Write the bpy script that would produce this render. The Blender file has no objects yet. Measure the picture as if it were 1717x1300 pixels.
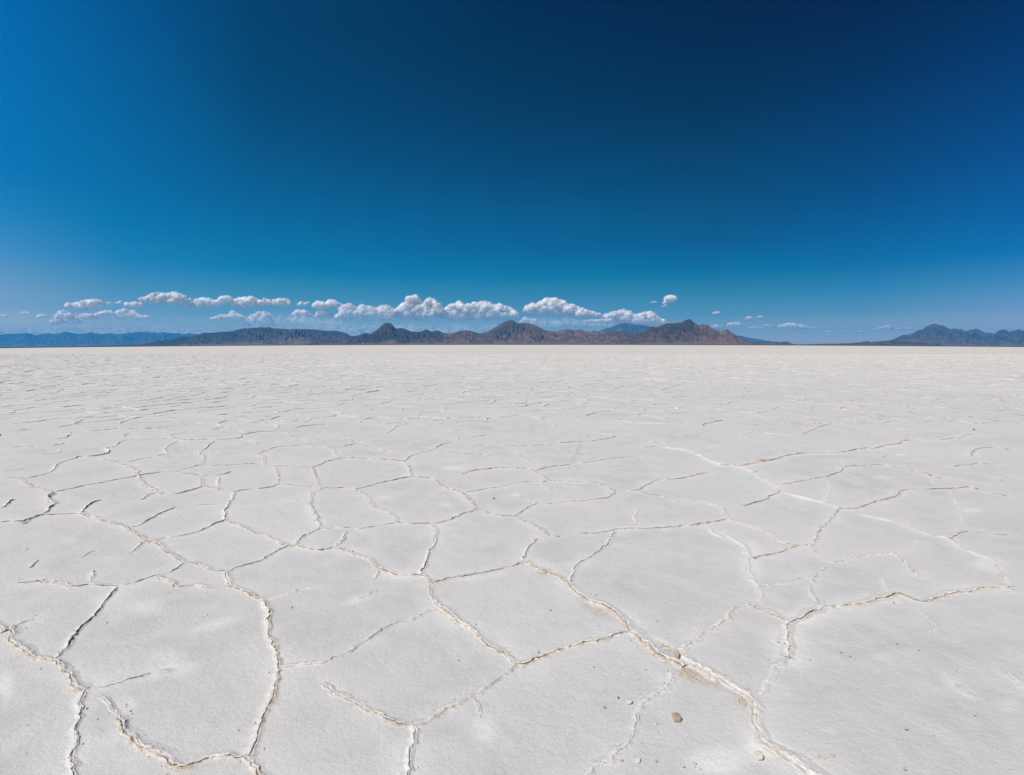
import bpy, math, random
import numpy as np

# ------------------------------------------------------------------ camera
F, CX, Y0, H = 858.0, 858.5, 578.0, 1.6      # focal length and horizon of the photograph, eye height in metres
S = bpy.context.scene
cam = bpy.data.objects.new('camera', bpy.data.cameras.new('camera'))
S.collection.objects.link(cam)
cam.location = (0, 0, H)
cam.rotation_euler = (math.radians(90), 0, 0)
cam.data.sensor_width = 36
cam.data.lens = 36 * F / 1717
cam.data.shift_y = -(650 - Y0) / 1717
cam.data.clip_start = 0.05
cam.data.clip_end = 400000
S.camera = cam

# ------------------------------------------------------------------ light
SUN_AZ, SUN_EL = -138.0, 50.0                # azimuth from straight ahead, clockwise positive
sd = bpy.data.lights.new('sun', 'SUN')
sd.energy = 4.85
sd.angle = math.radians(0.53)
sd.color = (1.0, 0.912, 0.785)
so = bpy.data.objects.new('sun', sd)
S.collection.objects.link(so)
a, e = math.radians(SUN_AZ), math.radians(SUN_EL)
from mathutils import Vector
sv = Vector((math.sin(a) * math.cos(e), math.cos(a) * math.cos(e), math.sin(e)))
so.rotation_euler = sv.to_track_quat('Z', 'Y').to_euler()
S.view_settings.view_transform = 'Standard'
S.view_settings.look = 'None'
S.view_settings.gamma = 1.0
S.view_settings.exposure = 0.0
S.cycles.use_denoising = True
S.cycles.max_bounces = 8
S.cycles.volume_bounces = 1
S.cycles.transparent_max_bounces = 16
S.cycles.sample_clamp_indirect = 8.0

W = bpy.data.worlds.new('World')
S.world = W
W.use_nodes = True
nt = W.node_tree
for n in list(nt.nodes):
    nt.nodes.remove(n)
N = nt.nodes.new
L = nt.links.new
sky = N('ShaderNodeTexSky')
sky.sky_type = 'NISHITA'
sky.sun_disc = False
sky.sun_elevation = math.radians(SUN_EL)
sky.sun_rotation = math.radians(SUN_AZ)
sky.altitude = 1300
sky.dust_density = 0.6
SKY_STRENGTH = 0.1
SKY_RAMPS = [(-180.0, [(0.5, (1.6392, 1.5072, 1.4315)), (1.5, (1.0754, 1.0314, 1.1245)), (3, (0.5817, 0.6996, 0.9105)), (5, (0.439, 0.6505, 0.8464)), (7.5, (0.1996, 0.5978, 0.8703)), (10.5, (0.0616, 0.5784, 0.8841)), (14, (0.002, 0.5696, 0.9267)), (18.5, (0.002, 0.6166, 1.0261)), (24, (0.002, 0.6506, 1.1166)), (30, (0.002, 0.6239, 1.1505)), (37, (0.002, 0.6239, 1.1505))]), (-45.02, [(0.5, (1.6392, 1.5072, 1.4315)), (1.5, (1.0754, 1.0314, 1.1245)), (3, (0.5817, 0.6996, 0.9105)), (5, (0.439, 0.6505, 0.8464)), (7.5, (0.1996, 0.5978, 0.8703)), (10.5, (0.0616, 0.5784, 0.8841)), (14, (0.002, 0.5696, 0.9267)), (18.5, (0.002, 0.6166, 1.0261)), (24, (0.002, 0.6506, 1.1166)), (30, (0.002, 0.6239, 1.1505)), (37, (0.002, 0.6239, 1.1505))]), (-37.51, [(0.5, (1.0867, 1.1369, 1.2495)), (1.5, (0.8412, 0.8996, 1.0025)), (3, (0.4058, 0.6067, 0.8317)), (5, (0.2028, 0.5412, 0.7413)), (7.5, (0.0446, 0.4872, 0.7445)), (10.5, (0.002, 0.4815, 0.7357)), (14, (0.002, 0.4632, 0.7475)), (18.5, (0.002, 0.4935, 0.7943)), (24, (0.002, 0.4883, 0.8121)), (30, (0.002, 0.4304, 0.8098)), (37, (0.002, 0.4304, 0.8098))]), (-26.54, [(0.5, (0.8035, 0.8845, 1.0064)), (1.5, (0.689, 0.7684, 0.8386)), (3, (0.3198, 0.5684, 0.7735)), (5, (0.1571, 0.5019, 0.664)), (7.5, (0.002, 0.4367, 0.625)), (10.5, (0.002, 0.4078, 0.6094)), (14, (0.002, 0.3745, 0.5769)), (18.5, (0.002, 0.3192, 0.516)), (24, (0.002, 0.2574, 0.4321)), (30, (0.002, 0.2409, 0.4034)), (37, (0.002, 0.2827, 0.516))]), (-0.03, [(0.5, (0.5185, 0.6376, 0.8453)), (1.5, (0.5156, 0.5819, 0.6625)), (3, (0.2526, 0.4438, 0.6326)), (5, (0.1221, 0.3946, 0.5381)), (7.5, (0.002, 0.3657, 0.4997)), (10.5, (0.002, 0.2909, 0.4793)), (14, (0.002, 0.2722, 0.4439)), (18.5, (0.002, 0.2103, 0.3643)), (24, (0.002, 0.1555, 0.2776)), (30, (0.002, 0.1136, 0.2376)), (37, (0.002, 0.0581, 0.2136))]), (21.7, [(0.5, (0.6083, 0.6342, 0.7678)), (1.5, (0.5162, 0.5204, 0.5396)), (3, (0.2096, 0.4, 0.5272)), (5, (0.0949, 0.3374, 0.4455)), (7.5, (0.002, 0.2788, 0.412)), (10.5, (0.002, 0.198, 0.3624)), (14, (0.002, 0.188, 0.3143)), (18.5, (0.002, 0.1467, 0.2564)), (24, (0.002, 0.0822, 0.1877)), (30, (0.002, 0.0422, 0.1487)), (37, (0.002, 0.0162, 0.1501))]), (34.58, [(0.5, (0.756, 0.6708, 0.655)), (1.5, (0.5566, 0.5381, 0.5297)), (3, (0.2082, 0.3725, 0.517)), (5, (0.0697, 0.3168, 0.4668)), (7.5, (0.002, 0.2467, 0.4405)), (10.5, (0.002, 0.2046, 0.4003)), (14, (0.002, 0.1557, 0.3434)), (18.5, (0.002, 0.1224, 0.2934)), (24, (0.002, 0.0686, 0.2082)), (30, (0.002, 0.0135, 0.153)), (37, (0.002, 0.0135, 0.153))]), (45.02, [(0.5, (1.041, 0.8248, 0.6707)), (1.5, (0.6591, 0.5833, 0.6678)), (3, (0.3174, 0.4109, 0.6267)), (5, (0.1263, 0.3516, 0.5593)), (7.5, (0.002, 0.2607, 0.5248)), (10.5, (0.002, 0.2248, 0.4855)), (14, (0.002, 0.1841, 0.4396)), (18.5, (0.002, 0.1339, 0.3752)), (24, (0.002, 0.0796, 0.2729)), (30, (0.002, 0.0375, 0.1336)), (37, (0.002, 0.0375, 0.1336))]), (180.0, [(0.5, (1.6392, 1.5072, 1.4315)), (1.5, (1.0754, 1.0314, 1.1245)), (3, (0.5817, 0.6996, 0.9105)), (5, (0.439, 0.6505, 0.8464)), (7.5, (0.1996, 0.5978, 0.8703)), (10.5, (0.0616, 0.5784, 0.8841)), (14, (0.002, 0.5696, 0.9267)), (18.5, (0.002, 0.6166, 1.0261)), (24, (0.002, 0.6506, 1.1166)), (30, (0.002, 0.6239, 1.1505)), (37, (0.002, 0.6239, 1.1505))])]
wout = N('ShaderNodeOutputWorld')
bg = N('ShaderNodeBackground')
bg.inputs['Strength'].default_value = SKY_STRENGTH
L(bg.outputs[0], wout.inputs[0])
if SKY_RAMPS:
    tc = N('ShaderNodeTexCoord')
    sx = N('ShaderNodeSeparateXYZ')
    L(tc.outputs['Generated'], sx.inputs[0])
    az = N('ShaderNodeMath'); az.operation = 'ARCTAN2'
    L(sx.outputs[0], az.inputs[0]); L(sx.outputs[1], az.inputs[1])
    el = N('ShaderNodeMath'); el.operation = 'ARCSINE'
    L(sx.outputs[2], el.inputs[0])
    em = N('ShaderNodeMapRange')
    em.inputs['From Min'].default_value = 0
    em.inputs['From Max'].default_value = math.radians(50)
    L(el.outputs[0], em.inputs['Value'])
    cur = None
    prev_az = None
    for (deg, stops) in SKY_RAMPS:
        r = N('ShaderNodeValToRGB')
        r.color_ramp.interpolation = 'B_SPLINE' if False else 'LINEAR'
        cr = r.color_ramp
        for i, (ed, c) in enumerate(stops):
            if i < 2:
                k = cr.elements[i]; k.position = ed / 50.0
            else:
                k = cr.elements.new(ed / 50.0)
            k.color = (c[0], c[1], c[2], 1)
        L(em.outputs[0], r.inputs[0])
        if cur is None:
            cur = r.outputs[0]
        else:
            m = N('ShaderNodeMapRange')
            m.interpolation_type = 'LINEAR'
            m.inputs['From Min'].default_value = math.radians(prev_az)
            m.inputs['From Max'].default_value = math.radians(deg)
            L(az.outputs[0], m.inputs['Value'])
            mx = N('ShaderNodeMix'); mx.data_type = 'RGBA'
            L(m.outputs[0], mx.inputs['Factor'])
            L(cur, mx.inputs[6]); L(r.outputs[0], mx.inputs[7])
            cur = mx.outputs[2]
        prev_az = deg
    ml = N('ShaderNodeMix'); ml.data_type = 'RGBA'; ml.blend_type = 'MULTIPLY'
    ml.inputs['Factor'].default_value = 1
    L(sky.outputs[0], ml.inputs[6]); L(cur, ml.inputs[7])
    below = N('ShaderNodeMapRange')      # added glow below the horizon, in place of ground bounce, to brighten cloud undersides
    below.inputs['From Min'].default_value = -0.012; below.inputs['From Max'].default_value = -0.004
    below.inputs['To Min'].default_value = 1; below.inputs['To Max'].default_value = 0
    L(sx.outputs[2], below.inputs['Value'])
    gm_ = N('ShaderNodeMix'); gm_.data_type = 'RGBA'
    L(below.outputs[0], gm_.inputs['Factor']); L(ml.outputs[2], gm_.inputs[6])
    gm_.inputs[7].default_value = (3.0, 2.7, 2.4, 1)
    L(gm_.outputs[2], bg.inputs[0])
else:
    L(sky.outputs[0], bg.inputs[0])

# ------------------------------------------------------------------ helpers
def link(name, me, mats, parent=None, **props):
    o = bpy.data.objects.new(name, me)
    S.collection.objects.link(o)
    for m in (mats if isinstance(mats, (list, tuple)) else [mats]):
        me.materials.append(m)
    o.parent = parent
    for k, v in props.items():
        o[k] = v
    return o

def mesh_from(name, V, Fc, smooth=True, attrs=None):
    """V (n,3) float array, Fc (m,k) int array of equal sized faces"""
    me = bpy.data.meshes.new(name)
    V = np.asarray(V, dtype=np.float32); Fc = np.asarray(Fc, dtype=np.int32)
    me.vertices.add(len(V)); me.vertices.foreach_set('co', V.ravel())
    k = Fc.shape[1]
    me.loops.add(Fc.size); me.loops.foreach_set('vertex_index', Fc.ravel())
    me.polygons.add(len(Fc))
    me.polygons.foreach_set('loop_start', np.arange(0, Fc.size, k, dtype=np.int32))
    me.update(calc_edges=True)
    if smooth:
        me.polygons.foreach_set('use_smooth', np.ones(len(Fc), dtype=bool))
    for an, av in (attrs or {}).items():
        t = me.attributes.new(an, 'FLOAT', 'POINT')
        t.data.foreach_set('value', np.asarray(av, dtype=np.float32).ravel())
    me.validate()
    return me

def grid_faces(nr, nc, off=0):
    i = np.arange(nr - 1)[:, None] * nc + np.arange(nc - 1)[None, :] + off
    return np.stack([i, i + 1, i + nc + 1, i + nc], -1).reshape(-1, 4)

def _h(ix, iy, iz, seed):
    n = (ix.astype(np.int64) * 374761393 + iy.astype(np.int64) * 668265263 + iz.astype(np.int64) * 2147483647 * 3 + seed * 1274126177) & 0xffffffff
    n = ((n ^ (n >> 13)) * 1274126177) & 0xffffffff
    n = ((n ^ (n >> 16)) * 2246822519) & 0xffffffff
    n = n ^ (n >> 15)
    return (n & 0xffffff) / float(0xffffff) * 2 - 1

def noise(x, y=None, z=None, seed=0):
    x = np.asarray(x, float)
    y = np.zeros_like(x) if y is None else np.asarray(y, float) + 0 * x
    z = np.zeros_like(x) if z is None else np.asarray(z, float) + 0 * x
    ix, iy, iz = np.floor(x).astype(np.int64), np.floor(y).astype(np.int64), np.floor(z).astype(np.int64)
    fx, fy, fz = x - ix, y - iy, z - iz
    fx = fx * fx * (3 - 2 * fx); fy = fy * fy * (3 - 2 * fy); fz = fz * fz * (3 - 2 * fz)
    r = 0
    for dx in (0, 1):
        for dy in (0, 1):
            for dz in (0, 1):
                w = (fx if dx else 1 - fx) * (fy if dy else 1 - fy) * (fz if dz else 1 - fz)
                r = r + w * _h(ix + dx, iy + dy, iz + dz, seed)
    return r

def fbm(x, y=None, z=None, seed=0, octv=4, gain=0.5):
    r, a, s = 0, 1.0, 1.0
    for o in range(octv):
        r = r + a * noise(np.asarray(x) * s, None if y is None else np.asarray(y) * s, None if z is None else np.asarray(z) * s, seed + o * 17)
        a *= gain; s *= 2.03
    return r

def sstep(x, a, b):
    t = np.clip((np.asarray(x, float) - a) / (b - a), 0, 1)
    return t * t * (3 - 2 * t)

def px2g(p):
    p = np.asarray(p, float)
    Yd = H * F / np.maximum(p[:, 1] - Y0, 3)
    return np.stack([(p[:, 0] - CX) / F * Yd, Yd], 1)

def sag(X, Yd):
    """the flats fall away very slightly towards both sides of the view"""
    t = np.clip(X / np.maximum(np.abs(Yd), 1e-6), -1.3, 1.3)
    off = np.where(t < 0, 5.6, 3.6) * t * t / F
    return -off * np.maximum(Yd, 0) * sstep(Yd, 60, 400)

# ------------------------------------------------------------------ materials
def newmat(name):
    m = bpy.data.materials.new(name); m.use_nodes = True
    t = m.node_tree
    for n in list(t.nodes):
        t.nodes.remove(n)
    return m, t

class NB:
    def __init__(s, t): s.t = t
    def n(s, k, **kw):
        x = s.t.nodes.new(k)
        for a_, v in kw.items(): setattr(x, a_, v)
        return x
    def l(s, a_, b): s.t.links.new(a_, b)
    def sock(s, v, inp):
        if isinstance(v, (int, float)): inp.default_value = v
        elif isinstance(v, tuple): inp.default_value = v if len(v) == 4 else (*v, 1)
        else: s.l(v, inp)
    def math(s, op, a_, b=0.0, c=None, clamp=False):
        x = s.n('ShaderNodeMath', operation=op, use_clamp=clamp)
        s.sock(a_, x.inputs[0]); s.sock(b, x.inputs[1])
        if c is not None: s.sock(c, x.inputs[2])
        return x.outputs[0]
    def mix(s, f, a_, b, blend='MIX'):
        x = s.n('ShaderNodeMix', data_type='RGBA', blend_type=blend)
        s.sock(f, x.inputs['Factor']); s.sock(a_, x.inputs[6]); s.sock(b, x.inputs[7])
        return x.outputs[2]
    def mr(s, v, a_, b, c=0.0, d=1.0, smooth=True):
        x = s.n('ShaderNodeMapRange', interpolation_type='SMOOTHSTEP' if smooth else 'LINEAR')
        s.l(v, x.inputs['Value'])
        for k, q in (('From Min', a_), ('From Max', b), ('To Min', c), ('To Max', d)): x.inputs[k].default_value = q
        return x.outputs[0]
    def noise(s, vec, scale, detail=4, rough=0.55, dist=0.0):
        x = s.n('ShaderNodeTexNoise')
        s.l(vec, x.inputs['Vector'])
        x.inputs['Scale'].default_value = scale; x.inputs['Detail'].default_value = detail
        x.inputs['Roughness'].default_value = rough; x.inputs['Distortion'].default_value = dist
        return x.outputs['Fac']
    def attr(s, name):
        x = s.n('ShaderNodeAttribute', attribute_name=name)
        return x.outputs['Fac']

def salt_material():
    m, t = newmat('salt_crust'); b = NB(t)
    tc = b.n('ShaderNodeTexCoord'); P = tc.outputs['Object']
    n_big = b.noise(P, 0.55, 5, 0.6)
    n_mid = b.noise(P, 3.2, 5, 0.6, 0.6)
    n_fin = b.noise(P, 38, 5, 0.7)
    n_grn = b.noise(P, 210, 3, 0.7)
    white, brown, grey, dark = b.attr('white'), b.attr('brown'), b.attr('grey'), b.attr('dark')
    wob = b.mr(n_fin, 0.3, 0.7, 0.55, 1.35)
    white_n = b.math('MULTIPLY', white, wob, clamp=True)
    bw = b.mr(b.noise(P, 60, 4, 0.75), 0.38, 0.62, 0.25, 1.4)
    brown_n = b.math('MULTIPLY', brown, bw, clamp=True)
    base = b.mix(b.mr(n_big, 0.3, 0.7), (0.515, 0.510, 0.492), (0.612, 0.604, 0.580))
    base = b.mix(b.mr(n_mid, 0.35, 0.66, 0.0, 0.7), base, (0.635, 0.625, 0.60))
    tint = b.noise(P, 1.1, 3, 0.6)
    base = b.mix(b.mr(tint, 0.42, 0.66, 0.0, 0.6), base, (0.600, 0.562, 0.532))
    base = b.mix(b.mr(n_fin, 0.3, 0.7, 0.0, 0.30), base, (0.50, 0.495, 0.48))
    pit = b.noise(P, 120, 2, 0.5)
    base = b.mix(b.mr(pit, 0.70, 0.76, 0.0, 0.55), base, (0.36, 0.33, 0.29))
    base = b.mix(b.math('MULTIPLY', grey, 0.6, clamp=True), base, (0.42, 0.41, 0.41))
    geo_ = b.n('ShaderNodeSeparateXYZ'); b.l(P, geo_.inputs[0])
    far_ = b.mr(geo_.outputs[1], 45, 140)
    base = b.mix(b.math('MULTIPLY', far_, b.mr(b.noise(P, 0.02, 4, 0.6), 0.3, 0.6, 0.5, 1.0)), base, (0.615, 0.575, 0.515))
    col = b.mix(white_n, base, (0.79, 0.77, 0.735))
    bc = b.mix(b.mr(n_fin, 0.35, 0.65), (0.62, 0.50, 0.37), (0.40, 0.29, 0.19))
    col = b.mix(brown_n, col, bc)
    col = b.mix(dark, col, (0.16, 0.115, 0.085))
    gm = b.mr(n_grn, 0.25, 0.75, 0.83, 1.12, False)
    col = b.mix(1.0, col, b_comb(b, gm), 'MULTIPLY')
    bs = b.n('ShaderNodeBsdfPrincipled')
    b.l(col, bs.inputs['Base Color'])
    bs.inputs['Roughness'].default_value = 0.85
    bs.inputs['Specular IOR Level'].default_value = 0.15
    # fine crust relief
    bp1 = b.n('ShaderNodeBump'); bp1.inputs['Strength'].default_value = 0.8; bp1.inputs['Distance'].default_value = 0.006
    b.l(n_fin, bp1.inputs['Height'])
    bp2 = b.n('ShaderNodeBump'); bp2.inputs['Strength'].default_value = 0.9; bp2.inputs['Distance'].default_value = 0.0020
    b.l(n_grn, bp2.inputs['Height']); b.l(bp1.outputs[0], bp2.inputs['Normal'])
    b.l(bp2.outputs[0], bs.inputs['Normal'])
    o = b.n('ShaderNodeOutputMaterial'); b.l(bs.outputs[0], o.inputs[0])
    return m

def b_comb(b, v):
    c = b.n('ShaderNodeCombineColor'); b.l(v, c.inputs[0]); b.l(v, c.inputs[1]); b.l(v, c.inputs[2])
    return c.outputs[0]

def rock_range_material(name, c_lo, c_hi, c_dark, km=1.0):
    m, t = newmat(name); b = NB(t)
    tc = b.n('ShaderNodeTexCoord'); P = tc.outputs['Object']
    a1 = b.noise(P, 0.0011 * km, 6, 0.65, 0.8)
    a2 = b.noise(P, 0.006 * km, 5, 0.65)
    a3 = b.noise(P, 0.0028 * km, 5, 0.6, 1.2)
    steep = b.attr('steep'); apron = b.attr('apron')
    col = b.mix(b.mr(a1, 0.38, 0.62), c_lo, c_hi)
    col = b.mix(b.math('MULTIPLY', b.mr(a2, 0.45, 0.62), 0.8), col, c_dark)
    col = b.mix(b.math('MULTIPLY', b.mr(a3, 0.48, 0.60), 0.75), col, c_dark)
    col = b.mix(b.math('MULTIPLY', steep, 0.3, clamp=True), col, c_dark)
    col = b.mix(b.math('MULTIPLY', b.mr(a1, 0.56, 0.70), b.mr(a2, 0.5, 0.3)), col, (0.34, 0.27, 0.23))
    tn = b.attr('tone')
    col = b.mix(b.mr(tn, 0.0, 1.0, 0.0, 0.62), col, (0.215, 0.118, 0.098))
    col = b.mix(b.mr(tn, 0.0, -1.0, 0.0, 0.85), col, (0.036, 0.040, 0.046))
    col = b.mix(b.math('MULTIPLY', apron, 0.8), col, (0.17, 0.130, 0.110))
    bs = b.n('ShaderNodeBsdfDiffuse'); b.l(col, bs.inputs[0])
    bp = b.n('ShaderNodeBump'); bp.inputs['Strength'].default_value = 1.0; bp.inputs['Distance'].default_value = 35.0
    b.l(a2, bp.inputs['Height']); b.l(bp.outputs[0], bs.inputs['Normal'])
    o = b.n('ShaderNodeOutputMaterial'); b.l(bs.outputs[0], o.inputs[0])
    return m

def cloud_material(name, opacity, col=(0.98, 0.945, 0.925), bank=False):
    m, t = newmat(name); b = NB(t)
    tc = b.n('ShaderNodeTexCoord'); P = tc.outputs['Object']
    gz = b.attr('rise')
    n1 = b.noise(P, 0.0010, 4, 0.6, 0.4)
    ms = b.n('ShaderNodeBsdfPrincipled'); ms.inputs['Base Color'].default_value = (*col, 1)
    ms.inputs['Roughness'].default_value = 1.0; ms.inputs['Specular IOR Level'].default_value = 0.0
    ms.inputs['Subsurface Weight'].default_value = 1.0
    ms.inputs['Subsurface Radius'].default_value = (1, 1, 1); ms.inputs['Subsurface Scale'].default_value = 650.0
    tr = b.n('ShaderNodeBsdfTransparent')
    fz = b.math('MULTIPLY', b.mr(b.math('ADD', gz, b.math('MULTIPLY', b.math('SUBTRACT', n1, 0.5), 0.9)), -0.02, 0.85, 0.22, 1.0), opacity, clamp=True)
    shl = b.attr('shell'); n4 = b.noise(P, 0.0018, 3, 0.6)
    wisp = b.math('MULTIPLY', b.math('SUBTRACT', 1.0, shl), b.mr(n4, 0.36, 0.62, 0.1, 1.2))
    is_s = b.math('GREATER_THAN', shl, 0.01)
    fz = b.math('MULTIPLY', fz, b.math('ADD', b.math('MULTIPLY', is_s, wisp), b.math('SUBTRACT', 1.0, is_s)))
    if not bank: fz = b.math('MULTIPLY', fz, b.mr(n1, 0.34, 0.56, 0.5, 1.0))
    else: fz = b.math('MULTIPLY', b.mr(gz, 0.0, 0.35, 0.5, 1.0), opacity)
    if bank:
        n2 = b.noise(P, 0.0005, 4, 0.6)
        fz = b.math('MULTIPLY', fz, b.mr(b.math('ADD', gz, b.math('MULTIPLY', n2, 0.8)), 0.75, 1.35, 1.0, 0.12))
    mx = b.n('ShaderNodeMixShader'); b.l(fz, mx.inputs[0])
    b.l(tr.outputs[0], mx.inputs[1]); b.l(ms.outputs[0], mx.inputs[2])
    o = b.n('ShaderNodeOutputMaterial'); b.l(mx.outputs[0], o.inputs[0])
    return m

def stone_material(name, c1, c2):
    m, t = newmat(name); b = NB(t)
    tc = b.n('ShaderNodeTexCoord'); P = tc.outputs['Object']
    n1 = b.noise(P, 70, 5, 0.7); n2 = b.noise(P, 260, 4, 0.7)
    col = b.mix(b.mr(n1, 0.35, 0.65), c1, c2)
    bs = b.n('ShaderNodeBsdfPrincipled'); b.l(col, bs.inputs['Base Color'])
    bs.inputs['Roughness'].default_value = 0.95; bs.inputs['Specular IOR Level'].default_value = 0.1
    bp = b.n('ShaderNodeBump'); bp.inputs['Strength'].default_value = 0.8; bp.inputs['Distance'].default_value = 0.003
    b.l(n2, bp.inputs['Height']); b.l(bp.outputs[0], bs.inputs['Normal'])
    o = b.n('ShaderNodeOutputMaterial'); b.l(bs.outputs[0], o.inputs[0])
    return m

M_SALT = salt_material()

# ------------------------------------------------------------------ crack network, traced for the near ground
K = 600 / 1717
ORG = {'A': (0, 600), 'B': (560, 600), 'C': (1117, 600), 'D': (0, 900), 'E': (560, 900), 'F': (1117, 900)}
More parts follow.
